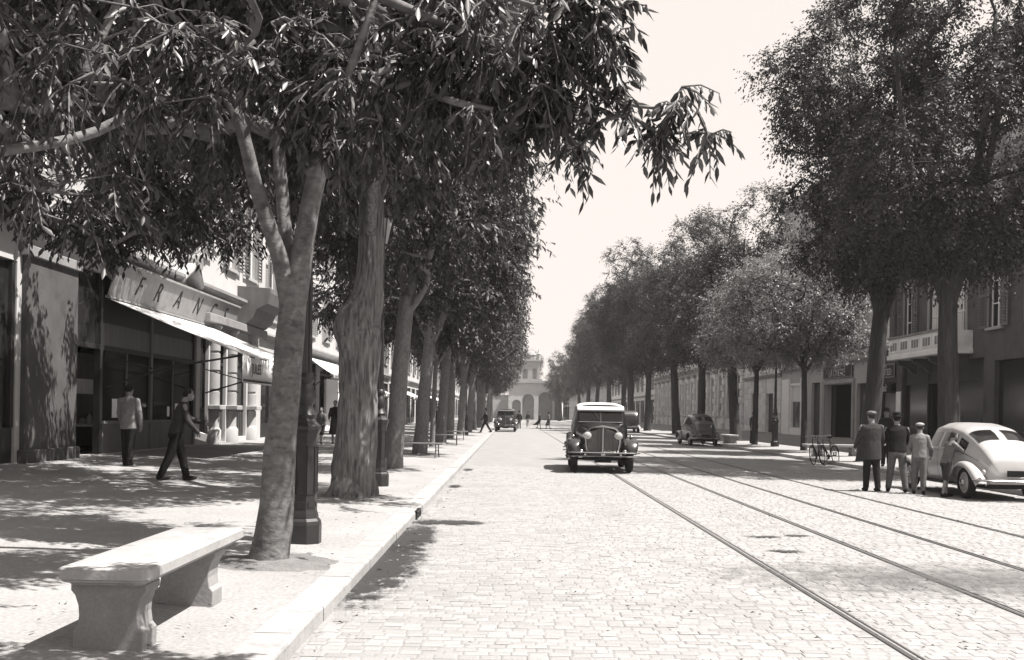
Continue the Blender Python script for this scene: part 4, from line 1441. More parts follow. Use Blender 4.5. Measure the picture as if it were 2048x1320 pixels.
kindA = std_tree('hackberry_tree', 'fourth tree from the bench on the left, behind the slatted bench', (-3.08, 33.4, .155), 61, 11, .22,
                 [(0, 0, 7.4, 4.0, 4.0, 3.3), (-2.2, 0, 5.8, 2.2, 2.2, 1.6), (1.0, -.6, 5.6, 2.6, 2.4, 1.2)], 'bark3', 'leaf_far', GL, 620, .2, .075, lean=(.25, 0), leaves=9)
kindB = std_tree('hackberry_tree', 'slim young tree between the fourth and fifth trunks on the left', (-3.15, 39.4, .155), 62, 8.5, .10,
                 [(0, 0, 6.4, 2.4, 2.4, 2.2)], 'bark3', 'leaf_far', GL, 260, .2, .075, lean=(.1, 0), leaves=9, bole=3.2)
ords = ['fifth', 'sixth', 'seventh', 'eighth', 'ninth', 'tenth', 'eleventh', 'twelfth', 'thirteenth', 'fourteenth', 'fifteenth']
yy = 44.2
for i, od in enumerate(ords):
    place_copy(kindA, od + ' large tree from the bench in the left row', (-3.15 + rng.uniform(-.12, .12), yy, .16), rng.uniform(-2.5, 2.5), rng.uniform(.92, 1.08) * (1.0 + .008 * i))
    yy += 8.0 + rng.uniform(-.6, .9) + i * .7

# --- right row
tall = [(0, 0, 9.0, 3.9, 3.9, 5.2), (-1.2, -.5, 12.2, 2.9, 3.0, 2.8), (1.2, .5, 13.2, 2.8, 2.8, 2.6), (-.5, -.6, 5.6, 3.9, 3.6, 1.7)]
talls = std_tree('elm_tree', 'tall dark tree right of the leaning trunk, filling the upper right edge', (12.28, 28.0, .14), 71, 16, .30,
                 [(0, 0, 9.8, 3.6, 3.6, 4.4), (.4, 0, 12.8, 3.6, 3.4, 3.0), (-.2, .4, 6.8, 3.6, 3.4, 1.4, 1.3)], 'bark_dark', 'leaf_far', GR, 640, .12, .062, lean=(-.15, 0), twigs=15, leaves=10, tl=.72, gap=.35, bole=4.4)
tallw = std_tree('elm_tree', 'tall dark tree with a leaning trunk behind the group of men on the right', (12.05, 34.0, .135), 72, 16, .31,
                 [(.3, 0, 10.0, 3.6, 3.7, 3.9), (-.6, 0, 12.6, 2.9, 3.0, 2.6), (-3.3, -.4, 12.7, 1.15, 1.3, .95), (.5, 0, 15.2, 2.5, 2.5, 1.8), (.2, .3, 7.2, 3.4, 3.3, 1.3, 1.2), (-2.9, 0, 9.0, 1.2, 1.4, .7)], 'bark_dark', 'leaf_far', GR, 680, .12, .062, lean=(.38, 0), twigs=15, leaves=10, tl=.72, gap=.5, bole=4.6)
young = std_tree('elm_tree', 'slender young tree with a pale rounded crown by the parked bicycles', (12.53, 42.9, .147), 73, 8.6, .13,
                 [(-.6, -.2, 6.4, 3.2, 3.0, 2.5), (-1.8, .3, 5.2, 2.2, 2.2, 1.2), (1.2, 0, 5.0, 2.2, 2.2, 1.2)], 'bark_dark', 'leaf_pale', GR, 560, .11, .058, lean=(-.05, 0), twigs=13, leaves=9, tl=.55, gap=.0, bole=3.3)
place_copy(young, 'young tree with a pale crown just left of the right lamp post', (12.35, 50.9, .145), 2.2, 1.06)
tallm = std_tree('elm_tree', 'broad trunk behind the parked saloon car on the right', (13.1, 58.6, .16), 75, 15, .30,
                 [(0, 0, 8.6, 3.4, 3.4, 3.4), (-1.6, .4, 11.8, 2.0, 2.2, 2.2), (1.5, -.4, 12.6, 2.0, 2.0, 2.6), (-.8, 0, 5.8, 3.0, 3.0, 1.1)], 'bark_dark', 'leaf_mid', GR, 460, .13, .066, lean=(-.3, 0), twigs=14, leaves=9, tl=.75, gap=.7, bole=4.4)
rords = ['second', 'third', 'fourth', 'fifth', 'sixth', 'seventh', 'eighth', 'ninth']
yy = 68
for i, od in enumerate(rords):
    place_copy((tallw, tallm, talls)[i % 3], od + ' tree beyond the parked saloon car in the right row', (12.7 + rng.uniform(-.5, .5), yy, .15), rng.uniform(-3, 3), (.9, 1.12, .98, 1.15, 1.0, 1.2, 1.08, 1.25)[i])
    yy += 10.5 + rng.uniform(-.8, 1.6) + i * .9
for i, (X, Y, s, lab) in enumerate(((12.2, 180, 1.05, 'far tree right of the church turret'), (-4.5, 214, 1.0, 'far tree left of the church front'), (9.6, 205, .95, 'far tree half covering the right church arch'), (20, 262, 1.3, 'tree behind the church on its right'), (-14, 262, 1.2, 'tree behind the far houses on the left'), (4, 285, 1.25, 'tree rising behind the church roof'), (11.0, 224, .9, 'far tree in front of the weathered end house'))):
    place_copy(talls if i % 2 else tallm, lab, (X, Y, 0 if i > 2 else .1), 1.1 * i, s, 'trees at the far end of the street')
# ================================================================== lamp posts
def lamp_post(label, loc, s=1.):
    t = thing('lamp_post', label, 'lamp post', loc, 0, 'cast iron street lamps')
    b = MB()
    b.lathe([(.205, -.1), (.205, .2), (.195, .24), (.17, .27), (.17, .3)], 8, phase=.5)
    b.build('plinth', 'iron', t, bevel=.008)
    b = MB()
    b.lathe([(.165, .3), (.15, .36), (.145, .5), (.145, 1.12), (.155, 1.16), (.165, 1.2), (.185, 1.24), (.185, 1.28), (.14, 1.32), (.12, 1.36)], 8, phase=.5)
    b.build('pedestal', 'iron', t, bevel=.005)
    for k in range(8):
        a = 2 * math.pi * k / 8
        b = MB()
        c = (math.cos(a) * .137, math.sin(a) * .137)
        for q in (-.048, .048):
            b.obox((c[0] - math.sin(a) * q, c[1] + math.cos(a) * q, .8), (.012, .012, .52), (0, 0, a))
        for z in (.54, 1.06):
            b.obox((c[0], c[1], z), (.012, .108, .014), (0, 0, a))
        b.obox((c[0], c[1], .42), (.014, .07, .06), (0, 0, a))
        b.build('panel_moulding', 'iron', t)
    b = MB()
    b.lathe([(.12, 1.36), (.135, 1.40), (.10, 1.46), (.085, 1.5), (.115, 1.56), (.12, 1.62), (.09, 1.7), (.075, 1.74), (.095, 1.78), (.095, 1.82), (.07, 1.86)], 16)
    b.build('collar', 'iron', t, smooth='angle')
    b = MB()
    rg = []
    for i in range(13):
        z = 1.86 + i * 2.5 / 12
        r = .068 - .024 * i / 12
        rg.append([(math.cos(2 * math.pi * j / 24) * r * (1 if j % 2 else .86), math.sin(2 * math.pi * j / 24) * r * (1 if j % 2 else .86), z) for j in range(24)])
    b.rings(rg)
    b.build('fluted_shaft', 'iron', t)
    b = MB()
    b.lathe([(.044, 4.36), (.08, 4.4), (.08, 4.44), (.05, 4.5), (.04, 4.62)], 12)
    b.tube([(-.26, 0, 4.3), (.26, 0, 4.3)], .016, 6)
    b.build('ladder_bar', 'iron', t)
    b = MB()
    b.lathe([(.09, 4.62), (.1, 4.66)], 6)
    for k in range(6):
        a = 2 * math.pi * k / 6
        b.tube([(math.cos(a) * .1, math.sin(a) * .1, 4.66), (math.cos(a) * .2, math.sin(a) * .2, 5.15)], .012, 5)
    b.lathe([(.22, 5.15), (.23, 5.19), (.12, 5.34), (.05, 5.4), (.02, 5.55)], 6)
    b.build('lantern_frame', 'iron', t)
    b = MB()
    b.lathe([(.092, 4.67), (.19, 5.14)], 6)
    b.build('lantern_glass', 'lens', t)
    t.scale = (s, s, s)
    return t
lp = lamp_post('black cast iron lamp post behind the forked foreground tree', (-2.28, 11.0, .135))
for lab, loc in (('black cast iron lamp post beside the swollen trunk', (-2.56, 19.3, .14)),
                 ('dark lamp post on the right pavement between two young trees', (12.9, 49.1, .155)),
                 ('distant dark lamp post far down the left row', (-2.9, 62.0, .15))):
    c = copy_tree(lp)
    c.location = loc
    c['label'] = lab

# ================================================================== stone bench in the foreground
def stone_bench(label, loc, rotz=0.):
    t = thing('stone_bench', label, 'bench', loc, rotz, 'stone benches')
    b = MB()
    w, l = .27, 1.06
    prof = [(w - .05, .352), (w - .045, .362), (w - .014, .372), (w - .014, .384), (w, .39), (w, .448), (w - .012, .458)]
    rg = []
    for o_, z in prof:
        d = w - o_
        x, y = o_, l - d
        ch = .035
        rg.append([(-x, -y + ch, z), (-x + ch, -y, z), (x - ch, -y, z), (x, -y + ch, z), (x, y - ch, z), (x - ch, y, z), (-x + ch, y, z), (-x, y - ch, z)])
    b.rings(rg)
    b.build('slab', 'kerb', t, smooth='angle')
    for s in (-1, 1):
        b = MB()
        poly = [(-.21, -.06), (.21, -.06), (.21, .06), (.185, .09), (.175, .16), (.18, .22), (.2, .28), (.225, .31), (.225, .351), (-.225, .351), (-.225, .31), (-.2, .28), (-.18, .22), (-.175, .16), (-.185, .09), (-.21, .06)]
        yc = -.84 if s < 0 else .55
        b.prism(poly, yc - .12, yc + .12)
        b.build('support', 'stone2', t, bevel=.008)
    return t
sb = stone_bench('pale stone slab bench in the bottom left corner', (-2.39, 6.92, .185))
for lab, loc, rz in (('pale stone bench behind the two bicycles on the right', (12.2, 38.2, .14), R(90)),
                     ('stone bench beside the broad trunk near the parked saloon', (12.0, 55.2, .135), 0.)):
    c = copy_tree(sb); c.location = loc; c.rotation_euler = (0, 0, rz); c['label'] = lab

# slatted wooden benches on curved iron legs
def slat_bench(label, loc, rotz):
    t = thing('slatted_bench', label, 'bench', loc, rotz, 'slatted benches along the left row')
    for i in range(5):
        MB().box(-.21 + i * .088, -.21 + i * .088 + .07, -.85, .85, .42, .455).build('slat', 'sign_board', t)
    for s in (-1, 1):
        b = MB()
        y = s * .62
        b.tube([(-.22, y, .41), (.2, y, .41)], .018, 6)
        b.tube([(-.18, y, .41), (-.16, y, .28), (-.21, y, .12), (-.27, y, 0)], .018, 6)
        b.tube([(.18, y, .41), (.16, y, .28), (.21, y, .12), (.27, y, 0)], .018, 6)
        b.tube([(-.17, y, .22), (.17, y, .22)], .012, 6)
        b.build('leg', 'iron', t)
    return t
s1 = slat_bench('slatted bench in front of the fourth tree on the left', (-2.95, 31.4, .15), R(80))
for lab, loc, rz in (('second slatted bench along the left row, beside the fifth tree', (-3.0, 43.0, .155), R(90)),
                     ('third slatted bench far along the left row', (-3.1, 51.0, .155), R(92))):
    c = copy_tree(s1); c.location = loc; c.rotation_euler = (0, 0, rz); c['label'] = lab

# ================================================================== cars
def interp(st, y, k):
    ys = [s[0] for s in st]
    return float(np.interp(y, ys, [s[k] for s in st]))

class CarBody:
    """stations: y, z bottom, half width bottom, z belt, half width belt, z shoulder, half width shoulder, z top"""
    def __init__(self, st):
        self.st = sorted(st)

    def pt(self, y, s):
        zb, wb, zm, wm, zs, ws, zt = [interp(self.st, y, k) for k in range(1, 8)]
        if s <= 1:
            u = s
            return Vector((wb + (wm - wb) * u + .05 * math.sin(math.pi * u) * min(1, wm / .6), y, zb + (zm - zb) * u))
        if s <= 2:
            u = s - 1
            return Vector((wm + (ws - wm) * u, y, zm + (zs - zm) * u))
        a = (s - 2) * math.pi / 2
        return Vector((ws * max(0, math.cos(a)) ** .62, y, zs + (zt - zs) * math.sin(a) ** .85))

    def shell(self, ny=70):
        y0, y1 = self.st[0][0], self.st[-1][0]
        ys = sorted(set(list(np.linspace(y0, y1, ny)) + [s[0] for s in self.st]))
        ss = [0, .15, .35, .6, .85, 1, 1.15, 1.4, 1.7, 1.9, 2, 2.12, 2.25, 2.4, 2.6, 2.8, 3.0]
        b = MB()
        rg = []
        for y in ys:
            r = [self.pt(y, s) for s in ss]
            l = [Vector((-p.x, p.y, p.z)) for p in reversed(r[:-1])]
            rg.append(r + l)
        b.rings(rg)
        return b

    def pane(self, y0, y1, s0, s1, off=.008, mirror=False, ny=10, ns=8, th=None):
        b = MB()
        g = []
        for i in range(ny + 1):
            row = []
            for j in range(ns + 1):
                y = y0 + (y1 - y0) * i / ny
                s = s0 + (s1 - s0) * j / ns
                p = self.pt(y, s)
                e = 1e-3
                a = self.pt(min(y + e, self.st[-1][0]), s) - self.pt(max(y - e, self.st[0][0]), s)
                c = self.pt(y, min(s + e, 3)) - self.pt(y, max(s - e, 0))
                n = c.cross(a)
                if n.length < 1e-9:
                    n = Vector((0, 0, 1))
                n.normalize()
                if n.x < -1e-3 or (abs(n.x) < 1e-3 and n.z < 0):
                    n = -n
                q = p + n * off
                row.append((-q.x if mirror else q.x, q.y, q.z))
            g.append(row)
        vs = [p for r in g for p in r]
        b.add(vs, [(i * (ns + 1) + j, i * (ns + 1) + j + 1, (i + 1) * (ns + 1) + j + 1, (i + 1) * (ns + 1) + j) for i in range(ny) for j in range(ns)])
        return b


def wheel(t, x, y, r, w, rim='rim', spare=False, label=None, tilt=0.):
    s = 1 if x > 0 else -1
    b = MB()
    n, m = 28, 10
    rg = []
    for i in range(n):
        a = 2 * math.pi * i / n
        ring = []
        for j in range(m):
            q = 2 * math.pi * j / m
            rr = r - w * .42 + w * .42 * math.cos(q)
            ring.append((w * .5 * math.sin(q), rr * math.cos(a), rr * math.sin(a)))
        rg.append(ring)
    rg.append(rg[0])
    b.rings(rg, cap=False)
    name = 'spare_wheel' if spare else 'wheel'
    o = b.build(name, 'tyre', t, smooth=True, loc=(x, y, r if not spare else spare))
    if tilt:
        o.rotation_euler = (0, 0, tilt)
    c = MB()
    ri = r - w * .75
    c.lathe([(ri + .02, -.05), (ri + .02, .05), (ri - .02, .055), (ri - .05, .03), (.09, .06), (.085, .09), (.05, .11), (.01, .115)], 20, axis='x')
    c.v = [(p[0] * s, p[1], p[2]) for p in c.v]
    k = c.build('rim', rim, o, smooth='angle')
    d = MB()
    d.lathe([(.075, .1), (.06, .125), (.01, .135)], 14, axis='x')
    d.v = [(p[0] * s, p[1], p[2]) for p in d.v]
    d.build('hub_cap', 'chrome', o, smooth='angle')
    return o


def fender(t, pts, w0, m, x, name='fender', thick=.05):
    """pts: (y, z, half width) along the crown line"""
    b = MB()
    rg = []
    pp = smooth_path([(0, p[0], p[1], p[2]) for p in pts], 4)
    n = len(pp)
    for i, p in enumerate(pp):
        a = pp[min(i + 1, n - 1)][1:3] - pp[max(i - 1, 0)][1:3]
        a = a / (np.linalg.norm(a) + 1e-9)
        nrm = np.array([-a[1], a[0]])
        if nrm[1] < 0:
            nrm = -nrm
        ring = []
        for k in range(9):
            q = math.pi * k / 8
            dx = -math.cos(q) * p[3]
            up_ = math.sin(q) ** .7 * thick * 1.6 - thick
            ring.append((x + dx, p[1] + nrm[0] * up_, p[2] + nrm[1] * up_))
        for k in range(8, -1, -1):
            q = math.pi * k / 8
            dx = -math.cos(q) * (p[3] - .012)
            up_ = math.sin(q) ** .7 * thick * 1.6 - thick - .014
            ring.append((x + dx, p[1] + nrm[0] * up_, p[2] + nrm[1] * up_))
        rg.append(ring)
    b.rings(rg)
    return b.build(name, m, t, smooth='angle')


def seam(t, B_, y, s0, s1, name='door_seam'):
    for mir in (False, True):
        b = B_.pane(y - .006, y + .006, s0, s1, .004, mir, 1, 10)
        b.build(name, 'black', t)


def limousine(label, loc, rotz, paint='carblack', roof='roofcloth', group=None, detail=True):
    """upright 1930s saloon; front is +Y"""
    t = thing('saloon_car', label, 'car', loc, rotz, group)
    st = [(-2.02, .55, .40, .74, .45, .86, .42, .92), (-1.95, .48, .52, .96, .58, 1.10, .52, 1.18), (-1.80, .45, .58, 1.20, .66, 1.42, .56, 1.55), (-1.62, .44, .60, 1.24, .68, 1.72, .58, 1.83),
          (-1.3, .44, .60, 1.24, .69, 1.77, .59, 1.89), (-.4, .44, .60, 1.24, .70, 1.79, .60, 1.93), (.45, .44, .60, 1.24, .68, 1.77, .58, 1.90), (.62, .44, .60, 1.23, .66, 1.74, .56, 1.85),
          (.72, .45, .58, 1.20, .63, 1.27, .58, 1.37), (.80, .45, .56, 1.12, .60, 1.22, .52, 1.35), (1.3, .46, .50, 1.06, .52, 1.18, .44, 1.32), (1.80, .46, .40, 1.02, .43, 1.14, .37, 1.28), (1.84, .5, .36, .98, .40, 1.10, .33, 1.22)]
    B_ = CarBody(st)
    B_.shell().build('body', paint, t, smooth='angle')
    B_.pane(-1.75, .61, 2.02, 3, .012, False, 24, 10).build('roof_cover', roof, t, smooth=True)
    B_.pane(-1.75, .61, 2.02, 3, .012, True, 24, 10).build('roof_cover', roof, t, smooth=True)
    b = MB()
    b.prism([(.58, 1.73), (.78, 1.68), (.79, 1.72), (.6, 1.83)], -.58, .58, lambda a, c, q: (q, a, c))
    b.build('sun_visor', roof, t)
    # windscreen with frame
    b = MB().add([(-.54, .744, 1.38), (.54, .744, 1.38), (.51, .665, 1.71), (-.51, .665, 1.71)], [(0, 1, 2, 3)])
    ws = b.build('windscreen', 'glass', t)
    b = MB()
    b.tube([(-.55, .748, 1.37), (.55, .748, 1.37), (.52, .67, 1.72), (-.52, .67, 1.72), (-.55, .748, 1.37)], .014, 5)
    b.tube([(0, .75, 1.37), (0, .675, 1.72)], .008, 5)
    x = b.build('frame', 'chrome', t); x.parent = ws
    b = MB()
    b.tube([(.2, .77, 1.70), (.05, .79, 1.48)], .007, 4)
    x = b.build('wiper', 'iron', t); x.parent = ws
    for y0, y1 in ((-1.45, -.95), (-.82, -.12), (-.02, .5)):
        for mir in (False, True):
            B_.pane(y0, y1, 1.12, 1.92, .006, mir, 3, 4).build('side_window', 'glass', t)
    for y in (.56, -.07, -.88):
        seam(t, B_, y, .1, 2.0)
    B_.pane(-1.72, -1.66, 2.35, 3, .01, False, 2, 4).build('rear_window', 'glass', t)
    B_.pane(-1.72, -1.66, 2.35, 3, .01, True, 2, 4).build('rear_window', 'glass', t)
    for mir in (1, -1):
        b = MB().tube([(mir * .735, -.2, 1.06), (mir * .745, -.08, 1.06)], .012, 6)
        b.build('door_handle', 'chrome', t)
    # radiator shell and V grille
    b = MB()
    sh = [(-.37, .52), (-.42, .80), (-.43, 1.08), (-.31, 1.22), (0, 1.29), (.31, 1.22), (.43, 1.08), (.42, .80), (.37, .52)]
    rg = []
    for sc, y in ((1.0, 1.80), (1.03, 1.86), (1.0, 1.92), (.93, 1.93), (.90, 1.89)):
        rg.append([(a * sc, y + (.05 * (1 - abs(a) / .4) if y > 1.85 else 0), .8 + (c - .8) * sc) for a, c in sh])
    b.rings(rg, cap=False, closed=False)
    g = b.build('radiator_shell', 'chrome', t, smooth='angle')
    b = MB()
    vs = [(-.35, 1.88, .50), (0, 1.97, .48), (.35, 1.88, .50), (-.385, 1.88, 1.08), (0, 1.95, 1.25), (.385, 1.88, 1.08)]
    b.add(vs, [(0, 1, 4, 3), (1, 2, 5, 4)])
    gr = b.build('grille', 'cargrey', t)
    for i in range(-10, 11):
        a = i * .033
        if i == 0:
            continue
        yv = 1.975 - .09 * abs(a) / .35
        zt = 1.22 - .14 * abs(a) / .35
        b = MB().tube([(a, yv + .004, .50), (a, yv - .012, zt)], .006, 4)
        x = b.build('grille_bar', 'chrome', t); x.parent = gr
    b = MB().tube([(0, 1.985, .47), (0, 1.97, 1.26)], .02, 6)
    x = b.build('centre_bar', 'chrome', t); x.parent = gr
    b = MB()
    b.prism([(.66, .94), (1.3, .90), (1.66, .88), (1.66, .62), (1.3, .62), (.86, .62)], 0, .01, lambda a, c, q: (q, a, c))
    # louvres on the bonnet side
    for mir in (1, -1):
        for i in range(9):
            y = .95 + i * .075
            MB().obox((mir * (interp(st, y, 4) + .035), y, .78), (.02, .03, .3), (0, 0, mir * .3)).build('louvre', paint, t)
    # headlights on a bar
    for mir in (1, -1):
        b = MB()
        prof = [(.01, -.2), (.05, -.16), (.085, -.09), (.1, -.02), (.108, .01), (.102, .02)]
        b.lathe(prof, 18, (mir * .37, 1.97, 1.02), axis='y')
        h = b.build('headlight', 'chrome', t, smooth='angle')
        b = MB()
        b.lathe([(.1, .012), (.07, .032), (.01, .042)], 18, (mir * .37, 1.97, 1.02), axis='y')
        x = b.build('lens', 'lens', t, smooth=True); x.parent = h
        b = MB().tube([(mir * .37, 1.88, .92), (mir * .46, 1.72, .66)], .02, 6)
        x = b.build('stalk', 'iron', t); x.parent = h
        b = MB()
        b.ell((mir * .70, 1.55, .98), (.045, .08, .06))
        b.build('side_lamp', 'chrome', t, smooth=True)
        b = MB()
        b.lathe([(.06, -.03), (.07, 0), (.05, .03)], 12, (mir * .52, 1.96, .58), axis='y')
        b.build('horn', 'chrome', t, smooth=True)
    # fenders, running boards
    for mir in (1, -1):
        fender(t, [(1.98, .52, .12), (1.93, .70, .16), (1.78, .85, .18), (1.5, .92, .18), (1.2, .85, .17), (.9, .64, .16), (.62, .44, .16), (.4, .38, .16)], .17, paint, mir * .68, 'front_fender')
        fender(t, [(-.55, .38, .15), (-.75, .48, .15), (-.95, .74, .15), (-1.25, .88, .15), (-1.55, .84, .15), (-1.85, .6, .14), (-2.0, .42, .12)], .17, paint, mir * .66, 'rear_fender')
        MB().box(mir * .58, mir * .84, -.6, .5, .34, .385).build('running_board', 'tyre', t, bevel=.008)
        wheel(t, mir * .67, 1.42, .38, .18)
        wheel(t, mir * .67, -1.28, .38, .18)
    wheel(t, .77, .62, .34, .16, spare=.74)       # side mounted spare
    # bumpers, plate, underside
    for y, nm in ((2.14, 'front_bumper'), (-2.2, 'rear_bumper')):
        b = MB()
        sg = 1 if y > 0 else -1
        for z in (.47, .56):
            b.tube([(-.86, y - sg * .16, z), (-.8, y - sg * .04, z), (-.6, y, z), (.6, y, z), (.8, y - sg * .04, z), (.86, y - sg * .16, z)], .042, 6, squash=(1, .5))
        b.box(-.05, .05, y - .02, y + .02, .46, .57)
        for s in (-.42, .42):
            b.box(s - .025, s + .025, y - sg * .35, y, .49, .53)
        b.build(nm, 'chrome', t, smooth='angle')
    MB().box(-.2, .2, 2.12, 2.13, .30, .42).build('number_plate', 'black', t)
    b = MB()
    b.box(-.42, .42, -1.9, 1.75, .34, .45)
    b.tube([(-.62, 1.42, .36), (.62, 1.42, .36)], .035, 6)
    b.tube([(-.62, -1.28, .36), (.62, -1.28, .36)], .04, 6)
    b.tube([(-.4, 1.95, .40), (-.4, 1.0, .36)], .03, 5)
    b.tube([(.4, 1.95, .40), (.4, 1.0, .36)], .03, 5)
    b.build('chassis', 'tyre', t)
    return t


def fastback(label, loc, rotz, paint, group=None, zs=1.):
    """rounded late 1930s saloon with a sloping tail; front is +Y"""
    t = thing('saloon_car', label, 'car', loc, rotz, group)
    k = zs
    st = [(-2.05, .42, .30, .52, .36, .56, .33, .62), (-1.98, .34, .44, .62, .50, .74, .44, .84), (-1.75, .31, .54, .78, .60, .94, .52, 1.10), (-1.35, .30, .60, .90, .67, 1.14, .56, 1.34), (-.95, .30, .64, .96, .71, 1.29, .58, 1.48),
          (-.45, .30, .66, .98, .73, 1.36, .58, 1.555), (.05, .30, .66, .98, .73, 1.36, .57, 1.56), (.38, .30, .66, .98, .72, 1.33, .55, 1.49), (.52, .30, .65, .98, .70, 1.20, .56, 1.34), (.78, .30, .62, .96, .66, .99, .55, 1.06), (1.1, .31, .56, .88, .56, .94, .46, 1.01),
          (1.55, .33, .46, .80, .44, .86, .36, .93), (1.86, .38, .34, .72, .32, .76, .24, .82), (1.95, .46, .22, .62, .22, .66, .16, .70)]
    st = [(s[0], s[1], s[2], s[3] * k, s[4], s[5] * k, s[6], s[7] * k) for s in st]
    B_ = CarBody(st)
    B_.shell(80).build('body', paint, t, smooth='angle')
    for y0, y1 in ((-.86, -.22), (-.10, .40)):
        for mir in (False, True):
            B_.pane(y0, y1, 1.14, 1.95, .006, mir, 6, 5).build('side_window', 'glass', t, smooth=True)
    B_.pane(-1.28, -.98, 1.25, 1.9, .006, False, 4, 4).build('quarter_window', 'glass', t)
    B_.pane(-1.28, -.98, 1.25, 1.9, .006, True, 4, 4).build('quarter_window', 'glass', t)
    for mir in (False, True):
        B_.pane(.46, .74, 2.2, 3, .006, mir, 6, 8).build('windscreen', 'glass', t, smooth=True)
        B_.pane(-1.55, -1.15, 2.32, 2.97, .006, mir, 6, 6).build('rear_window', 'glass', t, smooth=True)
    for y in (.47, -.16, -.92):
        seam(t, B_, y, .1, 1.1)
    for mir in (False, True):
        B_.pane(-1.75, .74, 1.0, 1.04, .009, mir, 24, 1).build('belt_moulding', 'chrome', t, smooth=True)
    B_.pane(-1.9, -1.6, 2.15, 2.17, .006, False, 6, 1).build('boot_seam', 'black', t)
    for mir in (1, -1):
        b = MB().tube([(mir * .775, -.02, .9 * k), (mir * .79, .1, .9 * k)], .012, 6)
        b.build('door_handle', 'chrome', t)
        fender(t, [(1.95, .32, .10), (1.9, .52, .15), (1.7, .68, .17), (1.42, .74, .17), (1.12, .68, .17), (.85, .48, .16), (.7, .32, .15)], .17, paint, mir * .66, 'front_fender', .06)
        fender(t, [(-.75, .32, .14), (-.92, .54, .15), (-1.15, .70, .16), (-1.42, .74, .16), (-1.7, .66, .15), (-1.95, .46, .13), (-2.05, .34, .11)], .17, paint, mir * .66, 'rear_fender', .06)
        MB().box(mir * .6, mir * .80, -.78, .74, .27, .31).build('running_board', 'tyre', t, bevel=.008)
        wheel(t, mir * .66, 1.40, .33, .16, 'rimpale')
        wheel(t, mir * .66, -1.38, .33, .16, 'rimpale')
        b = MB()
        b.lathe([(.01, -.2), (.06, -.15), (.1, -.04), (.105, .0)], 16, (mir * .47, 1.76, .70), axis='y')
        h = b.build('headlight', paint, t, smooth='angle')
        b = MB()
        b.lathe([(.1, .0), (.07, .03), (.01, .04)], 16, (mir * .47, 1.76, .70), axis='y')
        x = b.build('lens', 'lens', t, smooth=True); x.parent = h
        b = MB()
        b.ell((mir * .62, -2.03, .58), (.035, .04, .05))
        b.build('tail_lamp', 'lens', t, smooth=True)
    for y, nm in ((2.1, 'front_bumper'), (-2.18, 'rear_bumper')):
        sg = 1 if y > 0 else -1
        b = MB()
        b.tube([(-.8, y - sg * .2, .42), (-.72, y - sg * .05, .42), (-.5, y, .42), (.5, y, .42), (.72, y - sg * .05, .42), (.8, y - sg * .2, .42)], .05, 8, squash=(1, .5))
        for s in (-.4, .4):
            b.box(s - .025, s + .025, y - sg * .4, y, .40, .44)
        b.build(nm, 'chrome', t, smooth='angle')
    MB().box(-.2, .2, -2.16, -2.12, .50, .62).build('number_plate', 'black', t)
    b = MB()
    for i in range(-4, 5):
        b.tube([(i * .032, 1.965, .46), (i * .026, 1.93, .68)], .008, 4)
    b.build('grille', 'chrome', t)
    b = MB()
    b.box(-.45, .45, -1.9, 1.7, .24, .33)
    b.tube([(-.6, 1.4, .33), (.6, 1.4, .33)], .035, 6)
    b.tube([(-.6, -1.38, .33), (.6, -1.38, .33)], .035, 6)
    b.build('chassis', 'tyre', t)
    return t

PI = math.pi
limo = limousine('black saloon with pale roof and round headlamps driving toward the camera', (2.52, 29.0, 0), PI + R(-2), 'carblack', 'roofcloth', 'cars on the boulevard')
fastback('cream rounded saloon parked by the right kerb beside the boys', (9.98, 21.85, 0), 0, 'carpale', 'cars on the boulevard')
fastback('grey rounded saloon parked by the right kerb in front of a broad trunk', (10.1, 54.6, 0), R(2), 'cargrey', 'cars on the boulevard', 1.1)
def car_copy(label, loc, rz):
    c = copy_tree(limo); c.location = loc; c.rotation_euler = (0, 0, rz); c['label'] = label
    for ch in c.children:
        if ch.name.startswith(('roof_cover', 'sun_visor')):
            ch.material_slots[0].link = 'OBJECT'; ch.material_slots[0].material = M['cargrey']
limo.scale = (1.13, 1.06, 1.0)
car_copy('dark boxy car parked at the right kerb beyond the oncoming saloon', (10.15, 88, 0), 0)
car_copy('dark car parked facing the camera at the far left kerb', (-.55, 84, 0), PI)
car_copy('second dark car parked behind it at the far left kerb', (-.45, 90.5, 0), PI)
car_copy('farthest dark car standing at the right kerb near the church', (10.1, 150, 0), 0)

